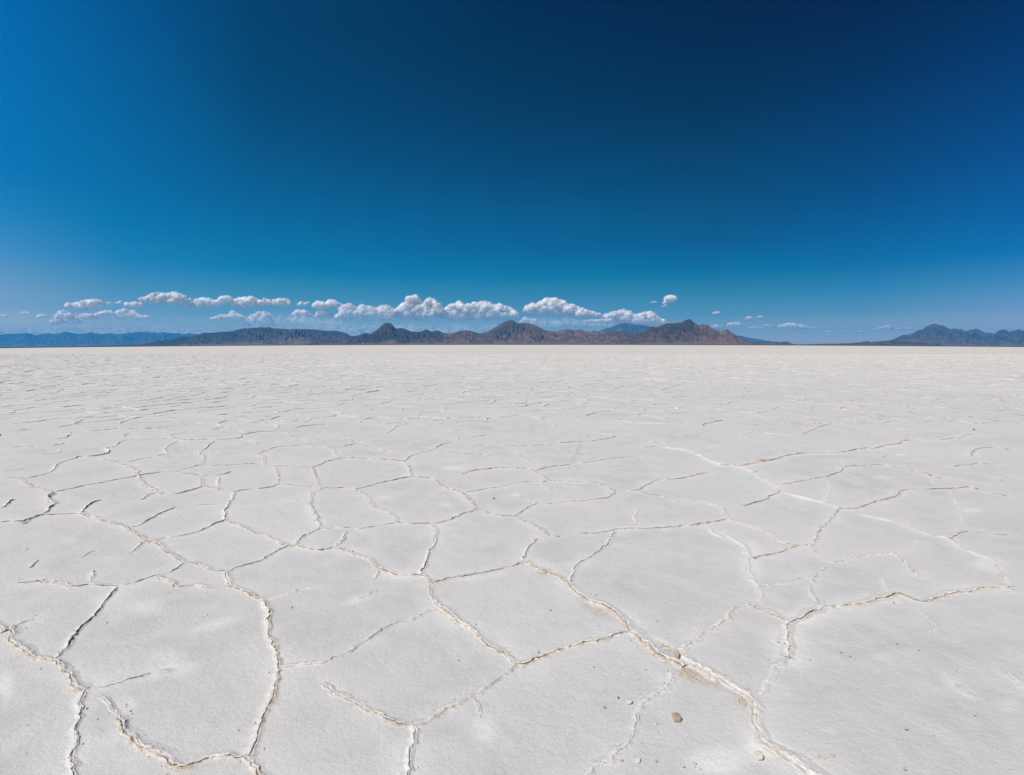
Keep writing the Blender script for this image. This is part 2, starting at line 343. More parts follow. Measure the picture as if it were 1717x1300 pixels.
# crop, lip height, brown, white, width, points
T = [
('D', .8, .6, .4, 1, '85,222 180,214 240,218 325,242 380,238 430,232 480,234 530,236'),
('D', 1., .2, .5, 1, '530,236 565,238 620,228 660,212 700,205 748,190 790,186 840,165 885,128'),
('D', .7, .6, .5, 1, '885,128 930,134 985,146 1030,160 1088,172'),
('D', .9, .2, .4, 1, '1088,172 1125,155 1180,138 1245,115 1300,85 1370,48 1412,40'),
('D', .7, .2, .6, 1, '1088,172 1098,200 1100,238'),
('D', .8, .8, .4, 1, '748,192 775,205 820,222 870,242 930,232 990,242 1098,240'),
('D', .9, .9, .7, 1.2, '+1262,312 1268,325 1280,350 1275,400 1290,450 1305,510 1330,570 1338,630 1330,690 1325,750 1300,800 1265,860 1235,910 1222,960 1200,1020 1190,1060'),
('D', .8, .8, .6, 1, '1100,240 1150,258 1200,278 1240,295 1262,312'),
('D', .85, .15, .5, 1, '555,245 530,280 490,320 470,350 455,380 420,410 385,455 350,500 310,545 270,585'),
('D', 1., .8, .5, 1, '-60,400 0,440 20,455'),
('D', 1., .8, .6, 1, '50,430 65,460 55,490 75,520 120,550 170,570 240,585 275,605 310,650 345,690 385,740 410,742'),
('D', .5, .1, .5, 1, '50,435 100,410 160,395'), ('D', .4, .1, .4, 1, '50,590 95,572 120,570'),
('D', .8, .4, .8, 1, '410,742 470,725 530,710 600,692 680,680 720,660'),
('D', .2, .0, .6, 1.0, '~725,659 800,650 850,641'),
('D', .9, .35, .7, 1.0, '+410,742 400,800 390,860 375,950 360,1020 355,1080 350,1145 345,1260'),
('D', .3, .4, .6, .9, '~480,760 530,810 575,870'),
('D', 1., 1., .8, 1.1, '575,870 600,920 650,935 690,980 730,1030 780,1060 840,1090 890,1105 940,1085 1010,1065 1100,1060 1170,1065 1190,1080 1215,1115 1250,1140 1300,1190'),
('D', .9, .3, .5, 1, '1412,40 1440,15 1490,-15'),
('D', .7, .5, .6, 1, '1412,42 1460,58 1520,66 1580,60 1610,50'), ('D', .5, .1, .5, 1, '1610,50 1660,0'),
('D', .4, .0, .9, 1, '~1260,300 1330,295 1400,270 1440,250 1530,240'),
('D', .8, .4, .9, 1.1, '~1340,632 1400,625 1470,618 1545,605 1600,590 1710,534'),
('D', .6, .8, .6, 1, '~1520,700 1580,745 1650,775 1717,800'),
('D', .6, .1, .4, 1, '620,80 680,35 705,20'), ('D', .8, .8, .7, 1, '885,128 840,100 790,60 740,25 710,15'),
('D', .8, .0, .2, .8, '145,145 180,110'), ('D', .5, .0, .3, .8, '440,215 450,155'), ('D', .4, .0, .3, .8, '390,100 455,62'), ('D', .4, 0, .2, .8, '120,65 130,45'),
('E', 1., .9, .7, 1, '0,50 70,80 140,100 195,115 210,150 250,160 300,178 350,186 415,188 450,205 465,225'),
('E', .8, .3, .6, 1, '+490,0 480,50 450,90 430,140 415,185'),
('E', 1.1, .9, .9, 1.1, '465,225 465,260 480,290 500,335 545,370 580,400 630,435 680,470 730,510 780,535 820,570 870,602'),
('E', .9, .9, .6, 1, '470,222 530,203 600,190 690,180 770,165 850,145 915,122'),
('E', .6, .2, .7, 1, '915,122 920,80 940,45 980,10'),
('E', 1.4, 1., 1., 1.5, '915,122 960,140 1010,165 1060,185 1110,205 1150,240 1190,280 1240,305 1300,330 1350,365 1400,410 1420,450'),
('E', .8, .3, .7, 1, '1140,215 1150,160 1190,115 1240,90 1300,50 1340,0'),
('E', 1.3, .9, .6, 1.1, '870,602 920,600 980,580 1040,555 1100,535 1170,520 1230,500 1290,490 1340,475 1420,455'),
('E', 1., .6, .9, 1.1, '~870,602 840,640 790,675 740,700 700,735 670,750 610,780 560,805 510,840 470,875 410,895 380,900'),
('E', .8, .5, .9, 1.1, '~500,342 440,355 380,385 320,410 260,425 215,455 180,490 100,535'),
('E', .8, .9, .7, 1, '114,800 200,840 260,865 310,890 370,905'),
('E', .9, .3, .9, 1.1, '375,905 375,960 360,1010 350,1060 345,1120 335,1240'),
('E', .2, .0, .5, .8, '~675,760 685,810 710,880'),
('E', 1.7, 1., 1., 1.9, '1420,450 1460,480 1500,520 1540,560 1580,590 1640,600 1680,625'),
('E', .6, .2, 1., 1.2, '~1660,640 1600,700 1540,760 1480,820 1440,880 1410,960 1380,1010 1330,1060 1230,1120 1150,1200'),
('E', .4, .0, .8, 1, '~190,205 215,160 230,150'), ('E', .3, .0, .8, 1, '~110,300 160,280 230,240'),
('F', 1.5, .5, 1.2, 1.9, '60,570 110,600 180,640 250,680 310,710 370,745 410,780 430,830 430,880 440,930 480,990 540,1040 620,1090 700,1140 820,1230'),
('F', .8, .4, 1., 1.2, '~50,545 120,510 200,455 270,395 330,350 380,325 420,320'),
('F', .6, .0, 1., 1.2, '~420,320 445,290 455,240 420,210 390,165 385,110 390,70 340,20 280,-20'),
('F', .5, .5, .7, 1, '~455,235 530,215 600,210 680,200'),
('F', .9, .8, .8, 1.1, '420,320 470,350 520,370 560,390 590,405'),
('F', .9, .3, 1., 1.3, '+590,405 595,440 590,500 595,550 580,575'),
('F', .5, .0, 1., 1.2, '~580,575 540,620 500,680 470,730 450,790'),
('F', 1., .9, .8, 1.1, '590,405 640,390 700,365 760,345 820,330 900,325 960,310 1000,300 1060,290 1110,268 1150,280 1190,302 1240,310 1310,300 1370,275 1440,255 1520,250 1600,242 1660,238'),
('F', .6, .2, 1., 1.2, '~1660,238 1630,200 1595,160 1590,120 1520,95 1440,70 1380,40 1330,0'),
('F', .8, .9, .7, 1, '425,105 470,90 540,72 600,40 655,40 685,40'),
('F', .7, .6, .9, 1, '685,40 720,70 770,105 800,130 850,115 920,95 980,82 1045,82 1100,85 1150,130 1215,190'),
('F', .6, .2, .7, 1, '1100,85 1160,45 1210,5'),
('F', .5, .5, .8, 1, '800,130 750,155 710,180 690,220 700,270 730,320'),
('F', .3, .0, .9, 1, '~1060,270 1060,230 1035,185'), ('F', .2, .0, .5, 1, '~1200,340 1270,400 1300,470'),
('F', .2, .0, .5, 1.2, '~1370,680 1440,740 1510,790'), ('F', .25, .0, .6, 1.2, '~1600,620 1640,660 1717,720 1800,800'),
('A', 1., .7, .6, 1, '0,790 80,783 110,795 150,770 230,752 300,750 390,748 450,765 530,790 600,810 640,835 690,870 720,885'),
('A', 1.3, .1, .4, 1.2, '115,795 170,765 225,745 265,700'), ('A', 1.8, .3, .5, 1.2, '265,700 225,680 255,650'),
('A', .9, .2, .4, 1, '255,645 330,630 430,608 520,595 600,578 655,570 720,555 790,548 835,543'),
('A', .5, .4, .4, 1, '255,645 200,630 140,615 115,580 20,570'),
('A', .9, .2, .4, 1, '115,580 180,565 240,550 275,520 280,505 320,485 350,475 400,470 465,468 495,450 500,435 560,425 600,405 640,395'),
('A', .7, .6, .6, 1, '480,480 540,495 590,510 640,525 660,550 660,570 690,595 735,640 770,652 820,660 870,650 920,635 970,620'),
('A', .4, .2, .4, 1, '600,505 660,490 730,478'), ('A', .6, .6, .5, 1, '835,543 900,560 960,565 1050,570 1110,548'),
('A', .5, .6, .5, 1, '965,565 970,600 970,620 1050,632 1070,640'), ('A', .5, .1, .5, 1, '1050,572 1050,620'),
('A', .8, .1, .4, 1, '685,680 730,652 770,652'), ('A', .9, .0, .4, 1, '390,748 430,705 485,685'),
('A', 1., .1, .4, 1, '640,810 690,790 735,765 800,735 840,720'),
('A', 1., .2, .5, 1, '735,882 780,865 850,858 940,835 1000,810 1060,785 1080,778'),
('A', .8, .1, .5, 1, '1080,778 1085,730 1110,690 1115,650'),
('A', .6, .5, .5, 1, '1115,650 1170,635 1250,632 1310,622 1340,610 1430,618 1530,630'),
('A', .9, .8, .6, 1, '1080,780 1140,805 1200,830 1270,855 1320,880 1360,905 1410,905'),
('A', 1., .2, .5, 1, '1410,905 1440,870 1500,840 1535,820'), ('A', .5, .2, .6, 1, '1535,820 1640,818 1717,825'),
('A', .8, .2, .6, 1, '1535,820 1525,780 1500,740 1495,690 1500,650 1545,628'), ('A', .7, .8, .5, 1, '1545,628 1600,628 1660,628 1710,640'),
('A', .3, .1, .7, 1, '940,705 1060,708'), ('A', .3, .1, .5, 1, '1370,685 1490,692'),
('A', .7, .3, .4, 1, '280,333 330,325 380,310 440,308 530,300 620,295'), ('A', .6, .2, .3, 1, '85,350 150,347'),
('A', 1.1, .3, .3, 1, '420,352 520,345 620,345 680,343 750,340 810,335'), ('A', .6, .2, .3, 1, '600,378 640,365'), ('A', .8, .1, .3, 1, '285,388 345,360'),
('A', .5, .2, .4, 1, '790,345 835,370 840,385'), ('A', .5, .2, .3, 1, '835,370 890,352'),
('A', .9, .5, .4, 1, '860,393 940,392 1050,390 1165,388 1200,365 1250,355 1330,352 1370,355'),
('A', .4, .2, .4, 1, '860,393 750,392 640,400'), ('A', .7, .1, .4, 1, '765,470 770,435 800,410 850,398'),
('A', .7, .1, .4, 1, '965,462 1010,440 1020,400'), ('A', .6, .2, .4, 1, '860,462 965,462 975,490 970,515'), ('A', .5, .3, .4, 1, '835,543 900,530 970,512'),
('A', .8, .3, .4, 1, '1010,452 1110,458 1200,462 1245,458 1280,440 1330,425 1390,420 1500,422 1595,432'), ('A', .5, .2, .5, 1, '1595,432 1600,465 1620,480'),
('A', .8, .8, .5, 1, '1245,460 1275,480 1270,510 1310,522 1400,524 1500,528'), ('A', .6, .5, .4, 1, '1015,518 1100,515 1240,508'),
('A', .9, .3, .5, 1, '1500,525 1550,508 1600,492 1640,485 1717,482'), ('A', .6, .2, .5, 1, '1500,528 1510,570 1515,610 1540,628'), ('A', .6, .2, .5, 1, '1320,525 1335,570 1335,610'),
('A', .5, .2, .4, 1, '1370,355 1390,372 1440,382 1475,385 1470,410'), ('A', .7, .4, .4, 1, '1475,380 1540,372 1600,378 1665,385 1700,405'), ('A', .4, .2, .4, 1, '1165,388 1200,408 1240,415'),
('A', .6, .2, .4, 1, '1020,345 1050,325 1080,300 1200,300 1330,318 1340,335 1310,350'), ('A', .8, .6, .3, 1, '1020,350 1100,350 1240,352'),
('A', .6, 0, .2, 1, '165,207 205,203'), ('A', .6, 0, .2, 1, '440,253 465,270 540,263'), ('A', .6, 0, .2, 1, '205,296 275,290'), ('A', .6, 0, .2, 1, '785,205 850,192 905,186'),
('A', 2., 0, .2, 1, '-20,128 0,125 25,118'), ('A', 2., 0, .2, 1, '-8,375 5,372'), ('A', .8, 0, .2, 1, '20,715 60,678'), ('A', .6, 0, .2, 1, '20,540 105,535'), ('A', .5, 0, .2, 1, '60,432 155,425'),
('A', .5, 0, .2, 1, '200,460 260,460 290,440'), ('A', .8, 0, .2, 1, '265,418 290,405'), ('A', .6, 0.2, .2, 1, '1345,303 1430,300'), ('A', .6, .2, .2, 1, '1420,335 1480,325 1560,318'),
('B', .7, .6, .5, 1, '0,380 60,383 85,395 95,410 160,425 220,445 300,455 350,458'), ('B', .6, .3, .4, 1, '0,435 75,420 95,410'),
('B', .9, .7, .5, 1, '0,484 40,482 130,483 220,488 335,495'), ('B', .9, .2, .5, 1, '335,495 375,470 400,460 460,452 500,430 520,418 570,410'),
('B', .7, .4, .7, 1, '335,495 355,520 365,560 375,572'), ('B', .9, .6, .5, 1, '375,572 320,580 270,592 200,608 140,625 105,632 80,628'),
('B', .9, .8, .6, 1, '375,572 440,575 480,582 510,605 540,632 600,640 630,655 660,695 680,725'),
('B', 1.1, .9, .6, 1, '680,730 620,752 550,780 490,797 440,800 380,798 300,790'), ('B', .5, .3, .7, 1, '300,790 240,808 150,820 70,830'),
('B', .6, .5, .6, 1, '105,635 150,655 180,690 190,715 250,740 290,760 300,790'), ('B', .5, .1, .6, 1, '70,830 50,870 5,910'),
('B', .8, .2, .7, 1, '460,800 490,840 485,885'), ('B', .9, .9, .6, 1, '680,730 730,745 780,758 865,765'),
('B', .9, .2, .5, 1, '865,762 910,735 945,710 970,690'), ('B', .7, .6, .5, 1, '970,705 1060,695 1130,688 1200,688 1260,683 1325,672 1350,645'),
('B', .8, .8, .6, 1, '865,765 910,785 960,805 990,825 1050,855 1080,858'), ('B', .5, .3, .7, 1, '630,645 700,632 780,620 855,603 950,592 1000,600 1020,585'),
('B', .7, .7, .6, 1, '620,560 650,545 780,527 870,528 930,532 970,550 1010,570 1025,585'), ('B', .5, .3, .6, 1, '1025,585 1010,610 1050,645'),
('B', .8, .8, .6, 1, '1025,588 1130,595 1270,597 1300,620 1350,640'), ('B', .6, .6, .6, 1, '885,445 890,470 930,490 965,512'), ('B', .8, .4, .5, 1, '975,540 1030,525 1075,522 1135,512'),
('B', .7, .8, .5, 1, '540,452 600,458 660,462 740,472 830,478'), ('B', .7, .5, .4, 1, '670,420 750,420'), ('B', .8, .6, .5, 1, '820,422 910,422 1000,422 1060,415 1100,410 1180,405 1240,398 1310,390 1350,375'),
('B', .4, .5, .4, 1, '1070,425 1110,445 1160,465 1240,475'), ('B', .6, .7, .5, 1, '1100,350 1160,362 1220,380'), ('B', .5, .2, .5, 1, '1185,352 1240,345 1300,362 1350,372'),
('B', .8, .9, .6, 1, '1195,508 1250,500 1290,490 1350,485 1420,477 1480,480 1550,490'), ('B', .8, .7, .6, 1, '1350,640 1390,640 1450,635 1500,610 1560,580 1620,578 1700,575'),
('B', .6, .6, .6, 1, '1455,638 1500,652 1540,655 1600,675 1660,695 1717,700'), ('B', .7, .8, .6, 1, '1420,367 1480,375 1530,390 1550,415 1600,430'), ('B', .6, .6, .5, 1, '1460,433 1540,425'),
('B', .7, .1, .8, 1, '~1440,800 1435,765 1450,745 1465,725'), ('B', 1.2, 1., .6, 1, '1180,840 1240,845 1290,835 1340,830 1370,820 1450,818 1550,818 1640,815 1717,803'),
('B', .9, .4, .6, 1, '1340,830 1330,858'), ('B', 1.3, .3, .3, 1, '770,240 830,236 900,235 960,222 1040,215 1100,212'), ('B', .8, .7, .3, 1, '275,296 385,293'),
('B', .7, .2, .4, 1, '255,362 280,340 330,325 390,318'), ('B', .5, .5, .4, 1, '430,325 520,345 600,350'), ('B', .6, .5, .3, 1, '665,380 735,372'), ('B', .4, .2, .4, 1, '590,400 600,378'), ('B', .5, .5, .4, 1, '420,302 500,300'), ('B', .5, .5, .4, 1, '1000,300 1050,312 1110,312'),
('C', .9, .3, 1., 1.5, '~0,430 60,440 120,447 160,470 210,495 260,515 330,520 380,535 430,560 480,590 530,615 540,635 590,655 650,672 740,690 830,722'),
('C', .9, .8, .8, 1.1, '260,515 350,520 400,510 450,495 520,488 570,472 640,465 680,455 750,458 820,452 880,435 940,428 1000,435 1060,418 1110,412 1180,400 1240,395 1310,392 1390,390 1440,388 1475,370 1540,372'),
('C', .6, .6, .5, 1, '835,388 880,402 945,425'), ('C', .8, .9, .6, 1, '60,575 130,565 200,550'),
('C', .8, .7, .7, 1, '560,605 640,592 700,583 780,568 830,550 850,520 920,517 990,515 1070,515 1100,530 1160,537 1240,548 1280,575 1330,577 1400,582'), ('C', .3, 0, .7, 1, '850,520 840,480'), ('C', .3, 0, .7, 1, '1280,575 1285,605'),
('C', .9, .9, .6, 1, '375,710 420,692 470,678 520,650 540,635'), ('C', .5, .6, .8, 1, '110,693 165,685 230,705 290,722 290,770'), ('C', .9, .9, .7, 1, '290,772 230,785 160,797 120,803'),
('C', .7, .6, .8, 1, '290,772 350,790 420,812 480,825 540,860 580,890'), ('C', .4, .0, .9, 1.2, '~200,805 250,850 280,862'),
('C', .8, .6, .9, 1, '835,725 800,775 750,815 720,860 700,900'), ('C', .8, .8, .7, 1, '835,725 920,725 960,708 1010,693 1070,680 1110,655 1140,632 1230,632 1310,628 1360,628 1450,618 1520,632 1570,645 1630,660'),
('C', .6, .5, .9, 1.2, '920,730 940,755 1020,772 1100,790 1170,808 1220,840 1280,855'), ('C', .5, .1, .9, 1.2, '~1280,855 1350,865 1400,900'),
('C', .4, .0, .8, 1, '~1365,630 1380,690 1410,735 1400,790'), ('C', .7, .8, .6, 1, '1365,865 1400,845 1440,828 1500,840 1640,848'), ('C', .3, .0, .8, 1, '~760,590 800,630 740,690'),
('C', .6, .6, .5, 1, '1045,475 1070,462 1150,465 1200,460'), ('C', .8, .8, .5, 1, '1470,470 1510,445 1560,432 1650,445'), ('C', .8, .9, .5, 1, '1390,522 1440,510 1480,498 1590,512'), ('C', .5, .5, .5, 1, '1580,600 1610,578 1660,570'),
('C', .7, .8, .5, 1, '660,370 700,355 760,328 810,318 840,320'), ('C', .6, .4, .4, 1, '335,375 375,370 410,355'), ('C', .7, .7, .4, 1, '285,412 330,412'), ('C', .5, .3, .6, 1, '130,445 225,420'), ('C', .3, .1, .6, 1, '470,362 600,375'),
('C', .6, .4, .5, 1, '970,380 980,355 1080,348 1140,340'), ('C', .5, .4, .5, 1, '1170,355 1260,348 1340,342'), ('C', .6, .4, .3, 1, '1385,328 1415,323'), ('C', .6, .6, .3, 1, '1070,290 1180,295 1280,290'), ('C', .6, .4, .3, 1, '1435,300 1520,285'), ('C', .6, .4, .3, 1, '1060,250 1180,247'), ('C', .6, .4, .3, 1, '970,215 1060,212'),
]
cracks = []      # (points on the ground, height, brown, white, width)
for (c, hh, br, wh, wd, s) in T:
    fz_ = {'+': 1, '~': 2}.get(s[0], 0)
    p = np.array([[float(v) for v in q.split(',')] for q in s.lstrip('+~').split()])
    p = p * K + np.array(ORG[c], float)
    br = min(1.0, br * (1.15 if c in 'ABC' else 1.0))
    if c in 'CF' and fz_ == 0 and br <= .7: fz_ = 2
    if fz_ == 2: wh *= 0.62; wd *= 0.66 if wd < 1.6 else 0.78
    cracks.append((px2g(p), hh, br, wh, wd, fz_))

# the rest of the polygon pattern: a jittered honeycomb wherever nothing was traced
rng = np.random.default_rng(7)
def voronoi_edges(rmin, rmax, cell):
    """edges of a jittered brick-like hexagon lattice, as pairs of points"""
    rows = {}
    a_ = cell * 0.5
    def nd(i, j):
        q = (np.array([i]), np.array([j]), np.array([0]))
        return np.array([i * a_ + _h(*q, 5)[0] * 0.33 * cell, j * cell * 0.9 + ((i + j) & 1) * 0.30 * cell + _h(*q, 9)[0] * 0.27 * cell])
    E = []
    for j in range(int((rmin or -5) / (cell * .9)), int(rmax / (cell * .9)) + 1):
        wmax = 1.2 * abs(j * cell * .9) + 7
        for i in range(-int(wmax / a_), int(wmax / a_) + 1):
            p = nd(i, j)
            E.append((p, nd(i + 1, j)))
            if (i + j) & 1: E.append((p, nd(i, j + 1)))
    return E

for (p, q) in voronoi_edges(0, 9, 1.25) + voronoi_edges(9, 85, 0.95):
    m = (p + q) / 2
    d = float(np.hypot(*m))
    if m[1] < -4: continue
    hit = False
    for t_ in (0.0, 0.25, 0.5, 0.75, 1.0):
        z_ = p + (q - p) * t_
        if z_[1] > 0.4:
            px = CX + F * z_[0] / z_[1]; py = Y0 + H * F / z_[1]
            if -12 < px < 1729 and py > (712 if t_ in (0.25, 0.5, 0.75) else 735): hit = True
    if hit: continue
    if m[1] <= 0.5 and d < 1.0: continue
    rr = rng.random()
    if d > 9 and rr < 0.10: continue
    side = m[0] / max(m[1], 1.0)
    k = 0.25 + 0.85 * rng.random() ** 1.6
    if rng.random() < 0.05: k *= 1.5
    cracks.append((np.array([p, q]), k, rng.random() * (0.55 if side < 0 else 0.9), 0.2 + 0.5 * rng.random(), 1.0, 0))

def chaikin(p, it=2):
    for _ in range(it):
        if len(p) < 3: return p
        a_ = p[:-1] * .75 + p[1:] * .25; b_ = p[:-1] * .25 + p[1:] * .75
        q = np.empty((len(a_) * 2, 2)); q[0::2] = a_; q[1::2] = b_
        p = np.vstack([p[:1], q, p[-1:]])
    return p

def resample(p, step):
    seg = np.hypot(*(np.diff(p, axis=0).T)); s = np.concatenate([[0], np.cumsum(seg)])
    n = max(2, int(s[-1] / step) + 1)
    t = np.linspace(0, s[-1], n)
    return np.stack([np.interp(t, s, p[:, 0]), np.interp(t, s, p[:, 1])], 1), t

def relief_at(X, Y):
    return 0.006 * fbm(X / 0.9, Y / 0.9, seed=60, octv=4) + 0.0012 * fbm(X / 0.09, Y / 0.09, seed=61, octv=2)

SV, SF, SW, SB, SD = [], [], [], [], []
off = 0
halo = []        # resampled centre lines for the ground's own stains
for ci, (g, hh, br, wh, wd, fz_) in enumerate(cracks):
    d = float(np.hypot(*g.mean(0)))
    step = min(max(0.0028 * d, 0.006), 0.35)
    p, t = resample(chaikin(g), step)
    if len(p) < 3: p, t = resample(g, np.hypot(*(g[-1] - g[0])) / 4)
    tan = np.gradient(p, axis=0); tan /= np.maximum(np.hypot(tan[:, 0], tan[:, 1]), 1e-9)[:, None]
    nr = np.stack([-tan[:, 1], tan[:, 0]], 1)
    ph = ci * 37.3
    wig = 0.015 * noise(t / 0.19 + ph, seed=1) + 0.010 * noise(t / 0.06 + ph, seed=2) + 0.0045 * noise(t / 0.022 + ph, seed=3) + 0.002 * noise(t / 0.009 + ph, seed=4)
    endf = sstep(t, 0, 0.06) * sstep(t[-1] - t, 0, 0.06)
    if d > 9: wig = wig + 0.10 * noise(t / 0.5 + ph, seed=1) * endf
    p = p + nr * (wig * (0.25 + 0.75 * endf))[:, None]
    # the steep, broken side: towards the camera for most plates
    mid = p[len(p) // 2]
    sgn = 1.0 if np.dot(nr[len(p) // 2], -mid) > 0 else -1.0
    if fz_ == 1: sgn = 1.0 if nr[:, 0].mean() > 0 else -1.0
    nr = nr * sgn
    dk = float(np.clip(br * 0.9 + (0.55 if mid[0] < -0.2 else 0.0), 0.12, 1.0)) * min(1.0, 0.35 + 0.75 * hh)  # left-hand cracks darkened further: shade on their broken side put into the colour
    mod = 0.62 + 0.55 * noise(t / 0.35 + ph, seed=11) + 0.30 * noise(t / 0.08 + ph, seed=12) + 0.22 * noise(t / 0.02 + ph, seed=13)
    mod = np.clip(mod, 0.38, 1.15) * (0.6 + 0.4 * sstep(t, 0, 0.08) * sstep(t[-1] - t, 0, 0.08))
    hz = 0.0128 * hh * mod
    near_k = float(np.interp(d, [1.8, 2.6, 4.0, 7.0, 12.0, 30.0], [0.74, 0.86, 1.05, 1.35, 1.45, 1.30]))
    hz = hz * near_k
    brk = np.clip(float(np.interp(d, [3, 7], [0.55, 0.85])) + 1.1 * noise(t / 0.045 + ph, seed=15) + 0.5 * noise(t / 0.012 + ph, seed=16), 0.0, 1.25)
    if d > 9: hz = hz * min(1.1 + (d - 9) * 0.012, 1.35)
    w = wd * float(np.interp(d, [1.8, 3.5, 7, 12], [0.80, 0.95, 1.05, 1.2])) * (0.68 + 0.20 * noise(t / 0.1 + ph, seed=14))
    n1 = noise(t / 0.015 + ph, seed=21); n2 = noise(t / 0.012 + ph, seed=22); n3 = noise(t / 0.03 + ph, seed=23)
    if d > 22:
        cs = [(-0.06 * w, -0.004 + 0 * t, .0, 0, 0), (0 * t, hz, wh, 0, 0), (0.003 + 0 * t, 0.1 * hz, .2, br, 0.25), (0.02 + 0 * t, -0.004 + 0 * t, 0, br * .3, 0)]
    else:
        bm = np.clip(br * (0.75 + 0.6 * n3), 0, 1)
        cs = [(-0.062 * w, -0.0027 + 0 * t, 0.0, 0, 0),
              (-0.030 * w + .004 * n3, 0.16 * hz - .0012 + .0005 * n1, 0.35 * wh, 0.0, 0),
              (-0.012 * w + .003 * n2, 0.70 * hz + .0022 * n2, 0.9 * wh, 0.25 * bm, 0),
              (-0.002 + .0025 * n1, hz + .0016 * n3, 1.0 * wh, 0.35 * bm, 0),
              (0.0025 + .0025 * n1, 0.86 * hz + .001 * n2, 0.7 * wh, 0.5 * bm, 0.0),
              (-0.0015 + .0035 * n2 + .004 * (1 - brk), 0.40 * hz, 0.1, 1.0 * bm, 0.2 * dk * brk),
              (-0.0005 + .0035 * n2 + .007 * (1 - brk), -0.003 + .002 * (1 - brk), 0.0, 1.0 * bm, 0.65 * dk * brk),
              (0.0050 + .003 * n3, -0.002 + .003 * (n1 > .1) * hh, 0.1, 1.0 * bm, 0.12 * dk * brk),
              (0.0120 * w + .004 * n1, (0.0015 + 0.0045 * np.clip(n2 + .2, 0, 1)) * min(hh, 1.2), 0.35 * wh, 0.85 * bm, 0),
              (0.0260 * w + .005 * n3, -0.0012 + 0.002 * np.clip(n3, 0, 1), 0.3 * wh, 0.5 * bm, 0),
              (0.0460 * w, -0.0027 + 0 * t, 0.0, 0.0, 0)]
    if fz_ == 2 and d <= 22:
            cs = [(-0.062 * w, -0.0027 + 0 * t, 0, 0, 0), (-0.034 * w, 0.05 * hz, .4 * wh, 0, 0), (-0.020 * w + .004 * n3, 0.36 * hz + .001 * n1, .8 * wh, .1 * bm, 0),
                  (-0.008 * w + .004 * n2, 0.70 * hz + .002 * n2, wh, .3 * bm, 0), (0.0 + .004 * n1, .82 * hz + .002 * n3, wh, .5 * bm * brk, 0), (0.007 * w + .003 * n2, .62 * hz + .002 * n1, .7 * wh, .9 * bm * brk, 0),
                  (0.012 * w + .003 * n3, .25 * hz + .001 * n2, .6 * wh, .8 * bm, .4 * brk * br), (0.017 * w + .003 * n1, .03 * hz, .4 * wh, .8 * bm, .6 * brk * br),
                  (0.026 * w + .004 * n2, .0010 + .003 * np.clip(n2, 0, 1), .6 * wh, .5 * bm, 0), (0.038 * w + .004 * n1, -.001 + .0016 * np.clip(n3, 0, 1), .4 * wh, .25 * bm, 0), (0.056 * w, -0.0027 + 0 * t, 0, 0, 0)]
    nc = len(cs); nrow = len(p)
    if d < 7:       # finer cross-section with crumbly relief
        c2 = []
        for k in range(nc - 1):
            A_, B_ = cs[k], cs[k + 1]; win = (.12, .5, 1, 1, 1, 1, 1, 1, .7, .12)[k]
            c2.append(A_)
            for f_ in ((1 / 3, 2 / 3) if k in (0, 1, 2, 7, 8, 9) else (0.5,)):
                z_ = A_[1] * (1 - f_) + B_[1] * f_ + (0.0036 * noise(t / 0.014 + ph + k * 3.1, (k + f_) * 1.7 + 0 * t, seed=31) + 0.0026 * noise(t / 0.0075 + ph, (k + f_) * 2.9 + 0 * t, seed=32)) * win * np.clip(hh * mod + .25, .3, 1.3)
                u_ = A_[0] * (1 - f_) + B_[0] * f_ + 0.0015 * noise(t / 0.011 + ph, (k + f_) * 2.1 + 0 * t, seed=33)
                c2.append((u_, z_) + tuple(A_[m_] * (1 - f_) + B_[m_] * f_ for m_ in (2, 3, 4)))
        c2.append(cs[-1]); cs = c2; nc = len(cs)
    V = np.zeros((nrow, nc, 3)); A = np.zeros((3, nrow, nc))
    fade = sstep(t, 0, 0.07) * sstep(t[-1] - t, 0, 0.07) if (hh <= .62 and d < 9) else 1 + 0 * t
    for k, (u, z, cw, cb, cd) in enumerate(cs):
        V[:, k, :2] = p + nr * (u + 0 * t)[:, None]
        V[:, k, 2] = z - 0.0035 * (1 - fade) + sag(V[:, k, 0], V[:, k, 1]) + (relief_at(V[:, k, 0], V[:, k, 1]) if d < 22 else 0)
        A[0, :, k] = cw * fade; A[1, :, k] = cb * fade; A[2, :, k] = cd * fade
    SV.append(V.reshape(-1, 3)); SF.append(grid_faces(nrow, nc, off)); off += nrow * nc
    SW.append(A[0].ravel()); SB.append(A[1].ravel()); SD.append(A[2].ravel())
    if d < 16:
        pc, tc_ = resample(p, max(step * 3, 0.03))
        halo.append((pc, wh * min(1.0, 0.5 + hh * .5), br, wd))

